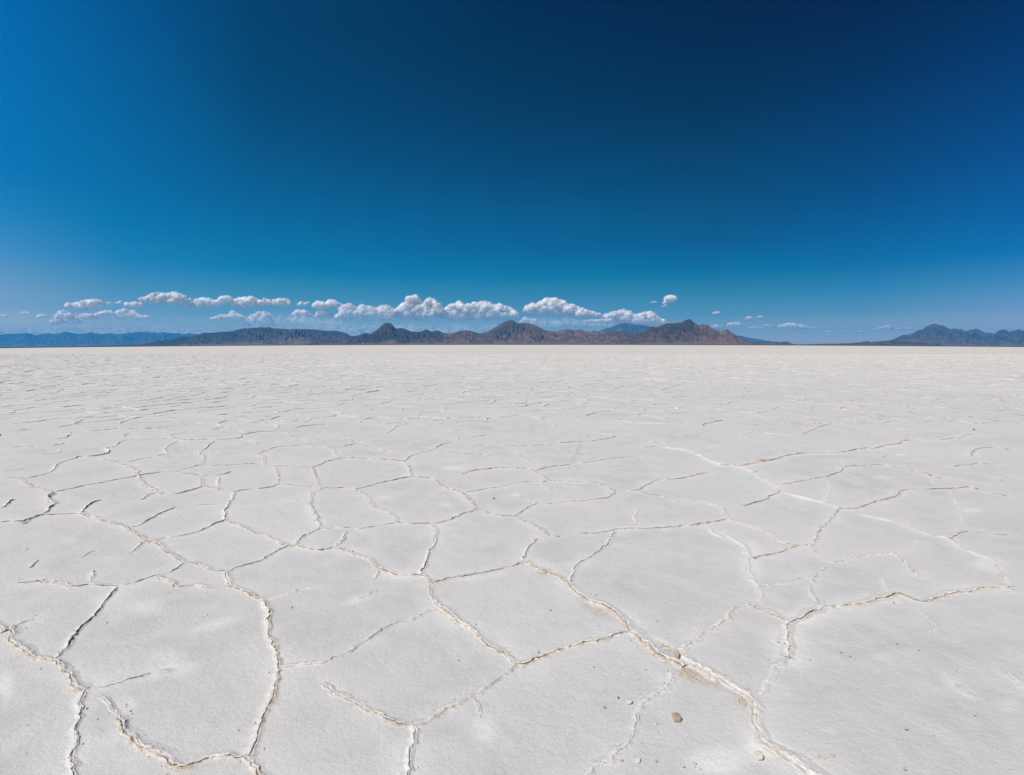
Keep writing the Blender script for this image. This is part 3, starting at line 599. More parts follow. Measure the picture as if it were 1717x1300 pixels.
# ------------------------------------------------------------------ the salt flat: one sheet round the camera
R = [0.25]
while R[-1] < 3600:
    r = R[-1]
    R.append(r + max(0.008, min(r * r / (H * F) * 1.0, r * 0.04)))
R = np.array(R)
AZ = np.concatenate([np.linspace(-180, -62, 60)[:-1], np.linspace(-62, 62, 1500), np.linspace(62, 180, 60)[1:]]) * math.pi / 180
nR, nA = len(R), len(AZ)
RR, AA = np.meshgrid(R, AZ, indexing='ij')
GX, GY = RR * np.sin(AA), RR * np.cos(AA)
white = np.zeros((nR, nA)); brown = np.zeros((nR, nA)); grey = np.zeros((nR, nA))
for (pc, wh, br, wd) in halo:
    rad = 0.30
    a1, b1 = pc[:-1], pc[1:]
    for (p0, p1) in zip(a1, b1):
        m = (p0 + p1) / 2; rm = math.hypot(*m)
        lr = rad + np.hypot(*(p1 - p0))
        i0, i1 = np.searchsorted(R, [rm - lr, rm + lr])
        if rm < lr + 0.3: continue
        am = math.atan2(m[0], m[1]); da = lr / rm
        j0, j1 = np.searchsorted(AZ, [am - da, am + da])
        if i1 <= i0 or j1 <= j0: continue
        X, Y = GX[i0:i1, j0:j1], GY[i0:i1, j0:j1]
        ab = p1 - p0; L2 = max(float(ab @ ab), 1e-9)
        tt = np.clip(((X - p0[0]) * ab[0] + (Y - p0[1]) * ab[1]) / L2, 0, 1)
        dd = np.hypot(X - p0[0] - tt * ab[0], Y - p0[1] - tt * ab[1])
        white[i0:i1, j0:j1] = np.maximum(white[i0:i1, j0:j1], wh * (0.55 * np.exp(-(dd / (0.045 * wd)) ** 1.4) + 0.30 * np.exp(-(dd / 0.12) ** 2)))
        brown[i0:i1, j0:j1] = np.maximum(brown[i0:i1, j0:j1], br * 0.28 * np.exp(-(dd / (0.03 * wd)) ** 1.5))
nz = fbm(GX / 0.25, GY / 0.25, seed=40, octv=4)
white *= np.clip(0.8 + 0.7 * nz, 0.1, 1.6)
brown *= np.clip(0.6 + 1.2 * fbm(GX / 0.12, GY / 0.12, seed=50, octv=3), 0, 1.6)
with np.errstate(divide='ignore', invalid='ignore'):
    PX = np.where(GY > 0.3, CX + F * GX / GY, -9999); PY = np.where(GY > 0.3, Y0 + H * F / np.maximum(GY, .01), -9999)
def blob(arr, x, y, rx, ry, amt, rot=0, rag=0.6):
    c, s = math.cos(rot), math.sin(rot)
    u = ((PX - x) * c + (PY - y) * s) / rx; v = (-(PX - x) * s + (PY - y) * c) / ry
    q = np.sqrt(u * u + v * v) + rag * nz * 0.6
    arr += amt * (1 - sstep(q, 0.2, 1.3))
for b_ in [(745, 845, 17, 7, .5), (644, 834, 15, 5, .45), (756, 785, 24, 5, .45), (866, 829, 10, 3, .45), (245, 1019, 32, 15, .38), (282, 1100, 36, 26, .36), (285, 1127, 52, 12, .3, -.2),
           (356, 1050, 50, 11, .45, -.35), (10, 1150, 17, 28, .6), (1480, 1099, 24, 9, .4), (1606, 1150, 50, 12, .4, .5), (815, 1225, 26, 40, .45), (1204, 1277, 55, 26, .7), (1275, 1255, 40, 25, .8),
           (1110, 1090, 26, 16, .9, .5), (1628, 855, 25, 5, .4), (1690, 1180, 30, 20, .35), (600, 1005, 30, 8, .4, -.3), (1480, 800, 16, 3, .4), (560, 1150, 30, 14, .3, .4), (115, 905, 20, 8, .3),
           (1260, 935, 22, 40, .35), (1655, 945, 30, 12, .4), (1390, 1225, 20, 8, .3), (210, 1180, 20, 12, .4)]:
    blob(white, *b_)
for b_ in [(1178, 1137, 40, 8, .55, .45), (1120, 1093, 22, 9, .9, .4), (1250, 1172, 25, 10, .7, .7), (915, 960, 12, 4, .8), (1005, 1025, 40, 6, .5, .5), (1277, 772, 12, 3, .6), (1155, 1128, 22, 10, .6)]:
    blob(brown, *b_, rag=1.0) if len(b_) == 6 else blob(brown, *b_)
for b_ in [(1589, 1190, 70, 26, .22), (1257, 1075, 50, 16, .25, .4), (1140, 985, 60, 25, .10), (1235, 1150, 60, 14, .38, .45), (1690, 1250, 60, 40, .15), (975, 835, 30, 8, .22), (1025, 1040, 30, 10, .25, .5)]:
    blob(grey, *b_)
def streak(arr, pts, wpx, amt):
    q = np.array(pts, float)
    for k in range(len(q) - 1):
        ab = q[k + 1] - q[k]; L2 = float(ab @ ab)
        tt = np.clip(((PX - q[k, 0]) * ab[0] + (PY - q[k, 1]) * ab[1]) / L2, 0, 1)
        dd = np.hypot(PX - q[k, 0] - tt * ab[0], (PY - q[k, 1] - tt * ab[1]))
        np.maximum(arr, amt * np.clip(0.8 + .6 * nz, .2, 1.3) * (1 - sstep(dd, 0.4 * wpx, wpx)), out=arr)
streak(grey, [(974, 742), (966, 762), (956, 780), (952, 789)], 3.6, .75)
for o_ in (0, 9):
    streak(white, [(1157 + o_, 588), (1164 + o_, 600), (1170 + o_, 622), (1174 + o_ * 1.3, 645), (1170 + o_ * 1.5, 670)], 1.4, .32)
    streak(white, [(997 + o_, 592), (988 + o_, 602), (985 + o_ * 1.3, 615), (990 + o_ * 1.5, 630)], 1.3, .28)
for (y_, dy) in ((623, 0), (628, 0)):
    streak(white, [(-40, y_ + 2), (150, y_ - 1), (315, y_ - 8), (600, y_ - 17), (850, y_ - 22)], 0.9, .5)
relief = relief_at(GX, GY)
relief *= 1 + 0 * RR
GZ = relief - 0.0022 + sag(GX, GY)
gv = np.stack([GX, GY, GZ], -1).reshape(-1, 3)
gf = grid_faces(nR, nA)
# close the small disc underfoot
gv = np.vstack([gv, [[0, 0, 0]]])
ca = np.arange(nA - 1)
tri = np.stack([np.full(nA - 1, nR * nA), ca + 1, ca, ca], 1)
nG = len(gv)
allV = np.vstack([gv] + SV)
allF = np.vstack([gf[:, ::-1]] + [f + nG for f in SF])
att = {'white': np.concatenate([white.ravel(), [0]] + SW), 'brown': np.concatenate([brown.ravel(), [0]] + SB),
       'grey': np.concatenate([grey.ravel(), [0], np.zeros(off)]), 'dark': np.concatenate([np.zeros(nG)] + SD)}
me = mesh_from('salt_flat', allV, allF, True, att)
salt = link('salt_flat', me, M_SALT, kind='structure')
print('salt verts', len(allV), 'strips', off)

# ------------------------------------------------------------------ desert plain beyond the salt
M_PLAIN, t_ = newmat('desert_plain'); b = NB(t_)
tcx = b.n('ShaderNodeTexCoord')
pn = b.noise(tcx.outputs['Object'], 0.002, 5, 0.6)
dfs = b.n('ShaderNodeBsdfDiffuse'); b.l(b.mix(b.mr(pn, .35, .65), (0.095, 0.080, 0.066), (0.065, 0.06, 0.052)), dfs.inputs[0])
oo = b.n('ShaderNodeOutputMaterial'); b.l(dfs.outputs[0], oo.inputs[0])
r2 = np.concatenate([[3595], np.geomspace(3700, 40000, 60)])
a2 = np.linspace(-math.pi, math.pi, 241)
r2g, a2g = np.meshgrid(r2, a2, indexing='ij')
X2, Y2 = r2g * np.sin(a2g), r2g * np.cos(a2g)
bank = 9.0 * sstep(r2g, 3600, 3900) * (0.7 + 0.5 * fbm(X2 / 500, Y2 / 500, seed=3, octv=3))
Z2 = sag(X2, Y2) - 0.05 + bank * 0.5
pv = np.stack([X2, Y2, Z2], -1).reshape(-1, 3)
plain = link('desert_plain', mesh_from('desert_plain', pv, grid_faces(len(r2), len(a2))[:, ::-1], True), M_PLAIN, kind='structure')

# ------------------------------------------------------------------ mountain ranges
Q = 7.986
def crop_pts(x0, s):
    return [(x0 + float(q.split(',')[0]) / Q, 470 + float(q.split(',')[1]) / Q) for q in s.split()]

def mountain_range(name, prof, D, mat, depth, seed, tone=((0, 0), (1, 0)), rough=1.0, n_rows=90, dx=0.45, spur=1.0, apron=0.10):
    prof = sorted(prof)
    xs = np.array([p[0] for p in prof]); ys = np.array([p[1] for p in prof])
    u = np.arange(xs[0], xs[-1], dx)
    yy = np.interp(u, xs, ys)
    s = np.concatenate([np.linspace(0, 1, n_rows), 1 + np.linspace(0.03, 0.5, 12)])
    SG, UG = np.meshgrid(s, u, indexing='ij')
    Yd = D - depth * (1 - SG)
    X = (UG - CX) / F * Yd
    pm = D / F                                  # metres per photo pixel at the crest
    base = Y0 + np.where(UG < CX, 5.6, 3.6) * ((UG - CX) / CX) ** 2
    # sample the crest line with a sideways warp that grows towards the foot
    wv = 14 * spur * (1 - np.minimum(SG, 1)) * fbm(UG / 26, SG * 1.6, seed=seed, octv=3)
    cr = np.interp((UG + wv).ravel(), u, yy).reshape(UG.shape)
    hp = np.maximum(base - cr, 0.15)            # height in photo pixels
    ss = np.minimum(SG, 1)
    env = apron * sstep(ss, 0.0, 0.45) + (1 - apron) * sstep(ss, 0.25, 1.04) ** 1.15 / sstep(1.0, 0.25, 1.04) ** 1.15
    r1 = 1 - np.abs(fbm(UG / 9 + 1.5 * fbm(UG / 20, SG * 2, seed=seed + 3, octv=2), SG * 3.4 + UG / 30, seed=seed + 5, octv=5, gain=.5))
    r2_ = fbm(UG / 4, SG * 9, seed=seed + 9, octv=5, gain=.6)
    r3 = fbm(UG / 11 + 0.8 * fbm(UG / 7, SG * 6, seed=seed + 4, octv=3), SG * 5.5 + UG / 40, seed=seed + 6, octv=5, gain=.6)
    carve = (np.clip(1 - r1, 0, 1) * 0.36 + 0.34 * np.abs(r3) + 0.08 * np.abs(r2_)) * rough
    bell = np.clip(4 * ss * (1 - ss), 0, 1) ** 0.8 * sstep(ss, 0.12, 0.45)
    # outlying lower hills before the crest
    hump = np.clip(fbm(UG / 30, ss * 3, seed=seed + 13, octv=3) - 0.15, 0, 1) * 0.28 * bell
    zz = hp * np.clip(env * (1 - carve * bell) + hump, 0, 0.985 if True else 1)
    zz = np.where(SG >= 1, hp * (1 - (SG - 1) / 0.5 * 1.1), zz)
    zz = np.where(np.abs(SG - 1) < 1e-6, hp, zz)
    jag = 0.25 * fbm(UG / 1.6, seed=seed + 21, octv=3) * sstep(ss, .6, 1) * sstep(hp, 0.5, 5)
    zz = zz + jag
    zb = -(base - Y0) / F * Yd
    Z = H + zb + np.maximum(zz, -0.5) * Yd / F + 0.2
    Z[0] -= 30
    gx = np.abs(np.gradient(zz, axis=1)) / dx
    steep = np.clip(gx * 0.8 - 0.25, 0, 1) * sstep(ss, .2, .6)
    ap = 1 - sstep(ss + 0.12 * fbm(UG / 8, SG * 3, seed=seed + 30, octv=3), 0.30, 0.50)
    V = np.stack([X, Yd, Z], -1).reshape(-1, 3)
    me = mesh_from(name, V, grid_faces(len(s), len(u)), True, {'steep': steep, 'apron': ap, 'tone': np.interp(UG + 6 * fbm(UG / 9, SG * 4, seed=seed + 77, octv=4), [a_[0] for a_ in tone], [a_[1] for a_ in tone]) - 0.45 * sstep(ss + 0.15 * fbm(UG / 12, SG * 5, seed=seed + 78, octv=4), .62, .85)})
    return link(name, me, mat, kind='structure')

M_NEAR = rock_range_material('brown_rock', (0.140, 0.088, 0.078), (0.200, 0.130, 0.108), (0.062, 0.050, 0.050))
M_GREY = rock_range_material('grey_rock', (0.098, 0.072, 0.062), (0.165, 0.116, 0.093), (0.042, 0.041, 0.042))
M_FAR = rock_range_material('far_rock', (0.080, 0.080, 0.080), (0.12, 0.11, 0.10), (0.05, 0.055, 0.06), 0.4)

left_far = [(-420, 566), (-330, 558), (-250, 561), (-180, 556), (-120, 561), (-60, 558)] + crop_pts(0, '0,730 60,722 130,712 200,722 300,712 385,710 430,722 480,740 560,722 640,712 715,720 820,705 875,690 940,700 1040,718 1120,715 1215,697 1280,710 1375,722 1460,712 1560,725 1640,718') + crop_pts(215, '0,708 110,692 240,695 330,700 400,708 470,695 560,708 640,708 700,718 760,720 820,712 900,722 1000,730 1300,760 1700,820')
mountain_range('mountain_range', left_far, 41000, M_FAR, 9000, 100, rough=.7, n_rows=70, dx=.6)
left_mid = crop_pts(215, '-500,878 -200,874 0,870 150,862 300,838 390,810 480,810 560,800 640,775 700,760 760,755 860,755 900,735 960,720 1000,702 1100,705 1200,695 1300,690 1400,682 1450,665 1520,648 1600,645 1680,635') + crop_pts(430, '0,640 50,628 110,635 170,625 220,645 300,648 440,658 520,650 620,655 760,658 870,672 960,680 1060,675 1130,690 1200,710 1250,740 1290,750 1400,780 1600,815 1800,850')
mountain_range('mountain_range', left_mid, 15500, M_GREY, 4200, 200, tone=((240, -.5), (360, -.5), (470, -.2), (600, -.1)), rough=.8)
centre = crop_pts(430, '700,850 900,825 1100,795 1230,770 1300,750 1380,735 1430,708 1480,712 1530,718 1580,690 1650,630 1700,590') + crop_pts(645, '0,572 60,570 100,595 150,650 210,640 260,650 300,665 340,685 420,690 480,692 530,670 560,655 600,680 640,690 680,672 720,675 780,705 850,715 930,705 1000,680 1040,675 1100,670 1160,682 1220,700 1270,712 1380,690 1440,655 1500,620 1560,580 1620,550 1670,535 1717,538') + crop_pts(860, '40,565 80,578 160,575 250,582 310,610 380,645 440,675 520,685 600,690 650,668 740,652 800,668 860,668 900,658 960,680 1000,690 1080,680 1180,690 1260,690 1330,695 1400,688 1450,675 1520,695 1600,700 1660,710 1717,705') + crop_pts(1075, '100,720 300,760 500,800 700,860')
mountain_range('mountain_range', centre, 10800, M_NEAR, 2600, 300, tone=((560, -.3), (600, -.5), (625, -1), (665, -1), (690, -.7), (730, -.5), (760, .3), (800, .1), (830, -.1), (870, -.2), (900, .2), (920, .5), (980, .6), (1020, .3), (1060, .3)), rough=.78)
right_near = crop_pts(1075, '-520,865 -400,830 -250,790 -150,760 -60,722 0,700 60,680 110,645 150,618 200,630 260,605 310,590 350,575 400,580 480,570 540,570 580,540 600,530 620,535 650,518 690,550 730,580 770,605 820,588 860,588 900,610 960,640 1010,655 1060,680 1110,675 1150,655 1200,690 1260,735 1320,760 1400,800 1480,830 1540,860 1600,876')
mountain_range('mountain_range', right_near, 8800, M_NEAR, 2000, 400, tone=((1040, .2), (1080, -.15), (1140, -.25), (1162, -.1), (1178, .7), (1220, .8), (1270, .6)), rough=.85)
blue_peak = crop_pts(860, '900,740 1000,710 1100,690 1180,675 1240,645 1310,635 1360,605 1420,590 1490,570 1540,578 1620,590 1717,600') + crop_pts(1075, '100,615 200,650 300,690 450,740')
mountain_range('mountain_range', blue_peak, 30000, M_FAR, 6000, 500, rough=.7, n_rows=60)
far_low = crop_pts(1075, '1000,800 1200,760 1300,738 1350,745 1400,760 1500,778 1600,795 1700,815 1900,840')
mountain_range('mountain_range', far_low, 42000, M_FAR, 5000, 600, rough=.6, n_rows=50)
low_right = crop_pts(1075, '1380,868 1440,850 1480,838 1560,818 1600,825') + crop_pts(1290, '0,820 40,830 110,825 160,830 230,820 270,835 320,855 360,862 450,860 600,856 750,852 900,850 1050,844 1200,835 1260,825 1310,815 1360,828 1450,820 1560,812 1650,815 1900,830 2300,850')
mountain_range('hills', low_right, 12500, M_GREY, 2500, 700, rough=.8)
right_far = crop_pts(1502, '-900,868 -600,855 -300,838 -170,822 -60,800 0,775 90,735 180,725 240,705 310,665 370,660 400,625 450,605 510,580 570,598 640,608 700,645 740,655 780,645 820,655 870,650 920,680 960,685 985,665 1040,662 1080,648 1130,670 1190,700 1260,705 1330,715 1370,680 1430,658 1480,670 1530,690 1560,675 1600,670 1650,655 1717,680 2000,660 2400,700 2900,680 3400,730 4200,780')
mountain_range('mountain_range', right_far, 19500, M_GREY, 5200, 800, tone=((1480, .7), (1560, .5), (1720, .3)), rough=1.0)

# ------------------------------------------------------------------ clouds
M_CLOUD = cloud_material('cloud', 0.96)
M_CLOUD_THIN = cloud_material('thin_cloud', 0.60)
M_CLOUD_HAZY = cloud_material('hazy_cloud', 0.40)
M_BANK = cloud_material('cloud_bank', 0.20, bank=True)

def ico_unit(sub=2):
    import bmesh
    bm = bmesh.new(); bmesh.ops.create_icosphere(bm, subdivisions=sub, radius=1)
    v = np.array([x.co[:] for x in bm.verts]); f = np.array([[q.index for q in x.verts] for x in bm.faces]); bm.free()
    return v, f
ICOV, ICOF = ico_unit(2)
DC = 55000.0

def cloud(label, tops, base, mat, seed, D=DC, name='cloud', group=None, kind=None, flat=1.0, rmax=6.0):
    bank = name == 'cloud_bank'
    rg = random.Random(seed)
    pm = D / F
    xs = [p[0] for p in tops]; ts = [p[1] for p in tops]
    if isinstance(base, (int, float)): base = [(xs[0], base), (xs[-1], base)]
    bx = [p[0] for p in base]; by = [p[1] for p in base]
    puffs = []
    x = xs[0]
    while x <= xs[-1]:
        t = float(np.interp(x, xs, ts)); bb = float(np.interp(x, bx, by)); T_ = max(bb - t, 0.8)
        e_ = min(1.0, (min(x - xs[0], xs[-1] - x) + 1.5) / 5.0)
        r = min(max(T_ * 0.5, 0.6), rmax) * (0.75 + 0.25 * e_)
        y = t + r
        while True:
            rr = r * rg.uniform(0.6, 1.1)
            puffs.append((x + rg.uniform(-.5, .5), y + (rr * 0.0), rg.uniform(-1, 1) * min(T_, 14) * 0.7, rr))
            y += r * 0.9
            if y > bb - r * 0.6: break
        # small cauliflower heads on the crown
        if T_ > 4:
            if rg.random() < 0.5:
                q = rg.uniform(1.0, 2.4)
                puffs.append((x + rg.uniform(-1, 1), t + q * rg.uniform(.9, 1.8), rg.uniform(-1, .3) * min(T_, 10) * .5, q))
        x += max(0.7, r * 0.36)
    V = []; Fc = []; o_ = 0
    for (px, py, dz, r) in puffs:
        c = np.array([(px - CX) / F * D, D + dz * pm, H + (Y0 - py) / F * D])
        V.append(ICOV * (r * pm * np.array([1.05, 1.0, 0.92 * flat])) + c); Fc.append(ICOF + o_); o_ += len(ICOV)
    me0 = mesh_from('puffs', np.vstack(V), np.vstack(Fc), True)
    tmp = bpy.data.objects.new('puffs', me0); S.collection.objects.link(tmp)
    rm = tmp.modifiers.new('r', 'REMESH'); rm.mode = 'VOXEL'; rm.voxel_size = 0.6 * pm
    sm_ = tmp.modifiers.new('s', 'SMOOTH'); sm_.factor = 0.5; sm_.iterations = 13
    dg = bpy.context.evaluated_depsgraph_get(); dg.update()
    me = bpy.data.meshes.new_from_object(tmp.evaluated_get(dg))
    bpy.data.objects.remove(tmp); bpy.data.meshes.remove(me0)
    n = len(me.vertices)
    co = np.zeros(n * 3, dtype=np.float32); me.vertices.foreach_get('co', co); co = co.reshape(-1, 3).astype(float)
    no = np.zeros(n * 3, dtype=np.float32); me.vertices.foreach_get('normal', no); no = no.reshape(-1, 3)
    q = co / pm
    amp = min(1.0, 0.25 + max(np.interp(xs, bx, by) - np.array(ts)) / 18.0)
    d1 = 1.9 * np.abs(noise(q[:, 0] / 5.5, q[:, 1] / 5.5, q[:, 2] / 4.5, seed=seed)) + 1.1 * np.abs(noise(q[:, 0] / 2.6, q[:, 1] / 2.6, q[:, 2] / 2.4, seed=seed + 3)) + 0.5 * np.abs(noise(q[:, 0] / 1.3, q[:, 1] / 1.3, q[:, 2] / 1.2, seed=seed + 4))
    d2 = fbm(q[:, 0] / 10, q[:, 1] / 10, q[:, 2] / 6, seed=seed + 5, octv=3)
    co = co + no * (((d1 - 0.35) * 0.85 + d2 * 1.3) * amp * pm * (0.5 if bank else 0.8))[:, None]
    nl = len(me.loops); li = np.zeros(nl, dtype=np.int32); me.loops.foreach_get('vertex_index', li)
    quads = li.reshape(-1, 4)
    co0 = co; Vs = [co]; Qs = [quads]; sh = [np.zeros(n)]
    for si, (ex, al) in enumerate(() if bank else ((0.45, .45), (1.1, .22))):
        e1 = ex * (0.75 + 0.9 * np.abs(noise(q[:, 0] / 2.2, q[:, 1] / 2.2, q[:, 2] / 1.8, seed=seed + 40 + si))) * (0.35 + 0.65 * amp)
        Vs.append(co0 + no * (e1 * pm)[:, None]); Qs.append(quads + n * (si + 1)); sh.append(np.full(n, 1 - al))
    co = np.vstack(Vs)
    bpy.data.meshes.remove(me)
    me = mesh_from('cloud', co, np.vstack(Qs), True, {'shell': np.concatenate(sh)})
    pyv = Y0 - (co[:, 2] - H) * F / co[:, 1]; pxv = CX + co[:, 0] * F / co[:, 1]
    tt = np.interp(pxv, xs, ts); bb = np.interp(pxv, bx, by)
    rise = (bb - pyv) / np.maximum(bb - tt, 1.5)
    at = me.attributes.new('rise', 'FLOAT', 'POINT'); at.data.foreach_set('value', rise.astype(np.float32))
    me.update()
    props = {'label': label, 'category': 'cloud'}
    if group: props['group'] = group
    if kind: props = {'kind': kind}
    return link(name, me, mat, **props)

G = 'white cumulus clouds low above the mountains'
C_ = M_CLOUD; TH = M_CLOUD_THIN; HZ = M_CLOUD_HAZY
CL = [
('tiny pale puff at the far left edge of the sky', TH, [(1, 530), (7, 527), (14, 531)], 534),
('faint wispy puff above the far left blue mountains', HZ, [(36, 527), (44, 522), (51, 525)], 529),
('small pale rounded puff above the blue mountains, alone', TH, [(63, 532), (70, 527), (75, 527), (80, 531)], 535),
('small white cloud with a raised right end, highest on the far left', C_, [(113, 513), (116, 509), (125, 508), (134, 509), (140, 505), (146, 503), (156, 502), (166, 505), (168, 509)], [(113, 518), (150, 520), (160, 516), (168, 511)]),
('faint tiny wisp beside an even smaller white puff', HZ, [(180, 510), (184, 506), (188, 509)], 512),
('very small white puff left of the largest left-hand cloud', TH, [(195, 507), (200, 506), (204, 505)], 510),
('long pale hazy cloud below the small cloud with the raised end', TH, [(90, 540), (97, 533), (101, 522), (108, 521), (114, 525), (125, 527), (132, 531), (145, 525), (155, 526), (160, 532)], [(90, 545), (125, 543), (160, 536)]),
('pale lumpy cloud with a ragged two-humped top, low on the left', TH, [(160, 530), (164, 522), (170, 525), (177, 520), (184, 520), (191, 525)], [(160, 537), (170, 534), (191, 528)]),
('pale cloud with a tall left hump and a trailing right tail', TH, [(200, 532), (207, 521), (213, 517), (222, 523), (232, 528), (245, 529), (252, 531)], 536),
('small flat white cloud tucked below the large left-hand cloud', C_, [(210, 510), (215, 507), (222, 508), (230, 506), (236, 509), (240, 512)], 515),
('largest white cloud of the left side, lumpy double crown, flat base', C_, [(234, 504), (240, 499), (246, 499), (255, 496), (261, 492), (265, 490.5), (272, 492), (284, 493), (287, 490), (290, 489), (298, 490), (303, 494), (312, 496), (316, 500), (317, 504)], [(234, 505), (250, 509), (285, 512), (305, 509), (317, 507)]),
('low white cloud rising to a narrow tail on its right', C_, [(316, 511), (322, 508), (332, 502), (340, 500), (347, 499), (355, 501), (361, 504), (368, 502), (375, 498), (381, 497), (387, 501)], [(316, 515), (358, 515), (372, 511), (387, 504)]),
('white cloud of three joined puffs, second big cloud along the row', C_, [(391, 508), (396, 502), (402, 499), (408, 498), (413, 499), (422, 497), (430, 501), (437, 505), (445, 501), (452, 505), (455, 508)], [(391, 514), (420, 516), (455, 511)]),
('round white puff with a soft right edge', C_, [(458, 509), (464, 502), (471, 501), (480, 501), (485, 507)], 514),
('small white pair of puffs above the left grey range', C_, [(500, 510), (506, 506), (511, 508), (518, 505)], [(500, 513), (510, 513), (518, 509)]),
('pale white cloud with a pointed top just above the left grey range', TH, [(355, 533), (365, 531), (371, 528), (380, 529), (388, 526), (392, 521), (400, 527), (408, 529), (414, 531)], 537),
('tall hazy column of cloud resting on the left grey range', HZ, [(412, 546), (418, 536), (424, 526), (432, 522), (445, 522), (454, 532)], 549),
('pale domed puff over the right slope of the left grey range', TH, [(493, 529), (496, 522), (502, 520), (511, 519), (516, 524), (522, 527)], 533),
('white cloud of two heads, left of the long cloud bank', C_, [(527, 510), (533, 505), (541, 506), (547, 509), (552, 504), (560, 504), (566, 506), (570, 511)], 518),
('small pale puff directly under the two-headed cloud', TH, [(531, 528), (535, 521), (545, 521), (553, 526), (560, 531)], 534),
('long lumpy cloud left of the tallest cloud tower', TH, [(561, 531), (570, 526), (574, 514), (580, 511), (590, 509), (593, 513), (598, 518), (603, 515), (608, 510), (612, 513), (620, 513), (630, 516), (636, 515), (645, 512), (650, 512), (656, 517), (660, 524)], 537),
('tallest towering white cloud with twin heads, right of the dark dome peak', C_, [(659, 521), (668, 515), (675, 512), (683, 503), (688, 497), (698, 496), (704, 506), (710, 510), (713, 508), (717, 502), (722, 500), (728, 502), (733, 508), (738, 511), (740, 520)], [(659, 528), (675, 536), (730, 536), (740, 526)]),
('wide cloud with many small heads between the tower and the pyramid peak', C_, [(742, 528), (746, 516), (757, 511), (765, 509), (770, 504), (775, 510), (782, 514), (784, 509), (790, 509), (797, 506), (802, 510), (808, 506), (815, 504), (821, 507), (827, 511), (833, 511), (840, 511), (846, 513), (853, 513), (858, 517), (864, 524), (868, 530)], [(742, 534), (800, 536), (868, 534)]),
('big bright white cloud right of the pyramid peak, sloping down to the right', C_, [(879, 520), (882, 514), (890, 509), (900, 510), (908, 505), (914, 500), (920, 500), (930, 501), (938, 505), (944, 503), (948, 508), (955, 510), (960, 509), (966, 515), (975, 517), (985, 520), (995, 523), (1007, 527), (1012, 530)], [(879, 525), (900, 526), (930, 528), (960, 533), (1012, 534)]),
('wide white cloud behind the distant blue peak', C_, [(1014, 529), (1020, 525), (1030, 523), (1040, 520), (1048, 518), (1054, 521), (1060, 526), (1066, 527), (1075, 525), (1080, 524), (1087, 522), (1092, 527), (1102, 532), (1112, 536), (1120, 540)], [(1014, 537), (1040, 545), (1120, 546)]),
('low flat strip of cloud left of the distant blue peak', TH, [(976, 539), (985, 537), (1000, 536), (1012, 535), (1025, 534)], 542),
('faint low puff on the right shoulder of the pyramid peak', HZ, [(872, 541), (880, 532), (888, 533), (900, 536)], 544),
('small bright white cloud alone above the highest summit', C_, [(1110, 509), (1115, 504), (1119, 497), (1124, 495), (1129, 498), (1134, 503)], [(1110, 511), (1120, 509), (1134, 505)]),
('tiny white puff just under the lone bright cloud', TH, [(1105, 514), (1112, 513), (1116, 510), (1121, 512)], 515),
('thin faint sliver left of the lone bright cloud', HZ, [(1090, 507), (1097, 505), (1103, 506)], 508.5),
('tiny white sliver in empty sky right of the highest summit', TH, [(1192, 526), (1199, 523), (1205, 522)], 527),
('small pale puff behind the right shoulder of the highest mountain', TH, [(1193, 547), (1199, 544), (1206, 545), (1213, 549)], 553),
('pale rounded cloud above the last slope of the highest mountain', TH, [(1221, 546), (1225, 541), (1232, 540), (1238, 541), (1247, 547)], 549),
('small white puff, left one of a level pair', TH, [(1250, 535), (1256, 530), (1262, 534)], 536.5),
('small white puff, right one of a level pair', TH, [(1268, 532), (1275, 529.5), (1280, 531)], 534),
('faint low puff beneath the level pair of puffs', HZ, [(1255, 551), (1265, 547), (1278, 549)], 553),
('faint small puff between the low pair and the flat wide cloud', HZ, [(1278, 546), (1286, 544), (1296, 547)], 549),
('flat wide pale cloud with a central hump over the open gap', TH, [(1303, 547), (1315, 544), (1320, 541), (1328, 541), (1335, 542), (1345, 546), (1368, 550)], [(1303, 550), (1335, 553), (1368, 552)]),
('smallest faint puff over the low gap in the hills', HZ, [(1383, 557), (1389, 554), (1395, 557)], 559),
('faint round puff, left of two close to the skyline', HZ, [(1413, 556), (1418, 553), (1424, 557)], 559.5),
('faint round puff, right of two close to the skyline', HZ, [(1439, 555), (1443, 553), (1449, 557)], 559),
('flat pale cloud touching the left foot of the right-hand range', TH, [(1467, 552), (1478, 549), (1485, 545), (1493, 547), (1500, 551), (1515, 549), (1527, 550)], 554),
]
for i, (lab, mt, tp, bs_) in enumerate(CL):
    cloud(lab, tp, bs_, mt, 1000 + i * 7, D=DC + (i % 5) * 900, group=G)
BK = [([(-60, 546), (20, 542), (60, 546), (110, 541), (170, 545), (230, 541), (255, 540), (300, 546), (340, 550)], 566),
      ([(290, 552), (305, 546), (315, 541), (330, 547), (350, 551), (360, 544), (375, 545), (400, 548), (420, 541), (470, 540), (520, 538), (560, 538)], 572),
      ([(420, 528), (450, 523), (500, 524), (540, 530), (570, 534)], 546),
      ([(540, 540), (600, 536), (650, 538), (700, 537), (760, 538), (840, 537), (880, 540)], 562),
      ([(880, 532), (905, 529), (950, 531), (1000, 538), (1040, 542)], 548)]
for i, (tp, bs_) in enumerate(BK):
    cloud('', tp, bs_, M_BANK, 3000 + i * 11, D=DC + 8000, name='cloud_bank', kind='stuff', rmax=7)

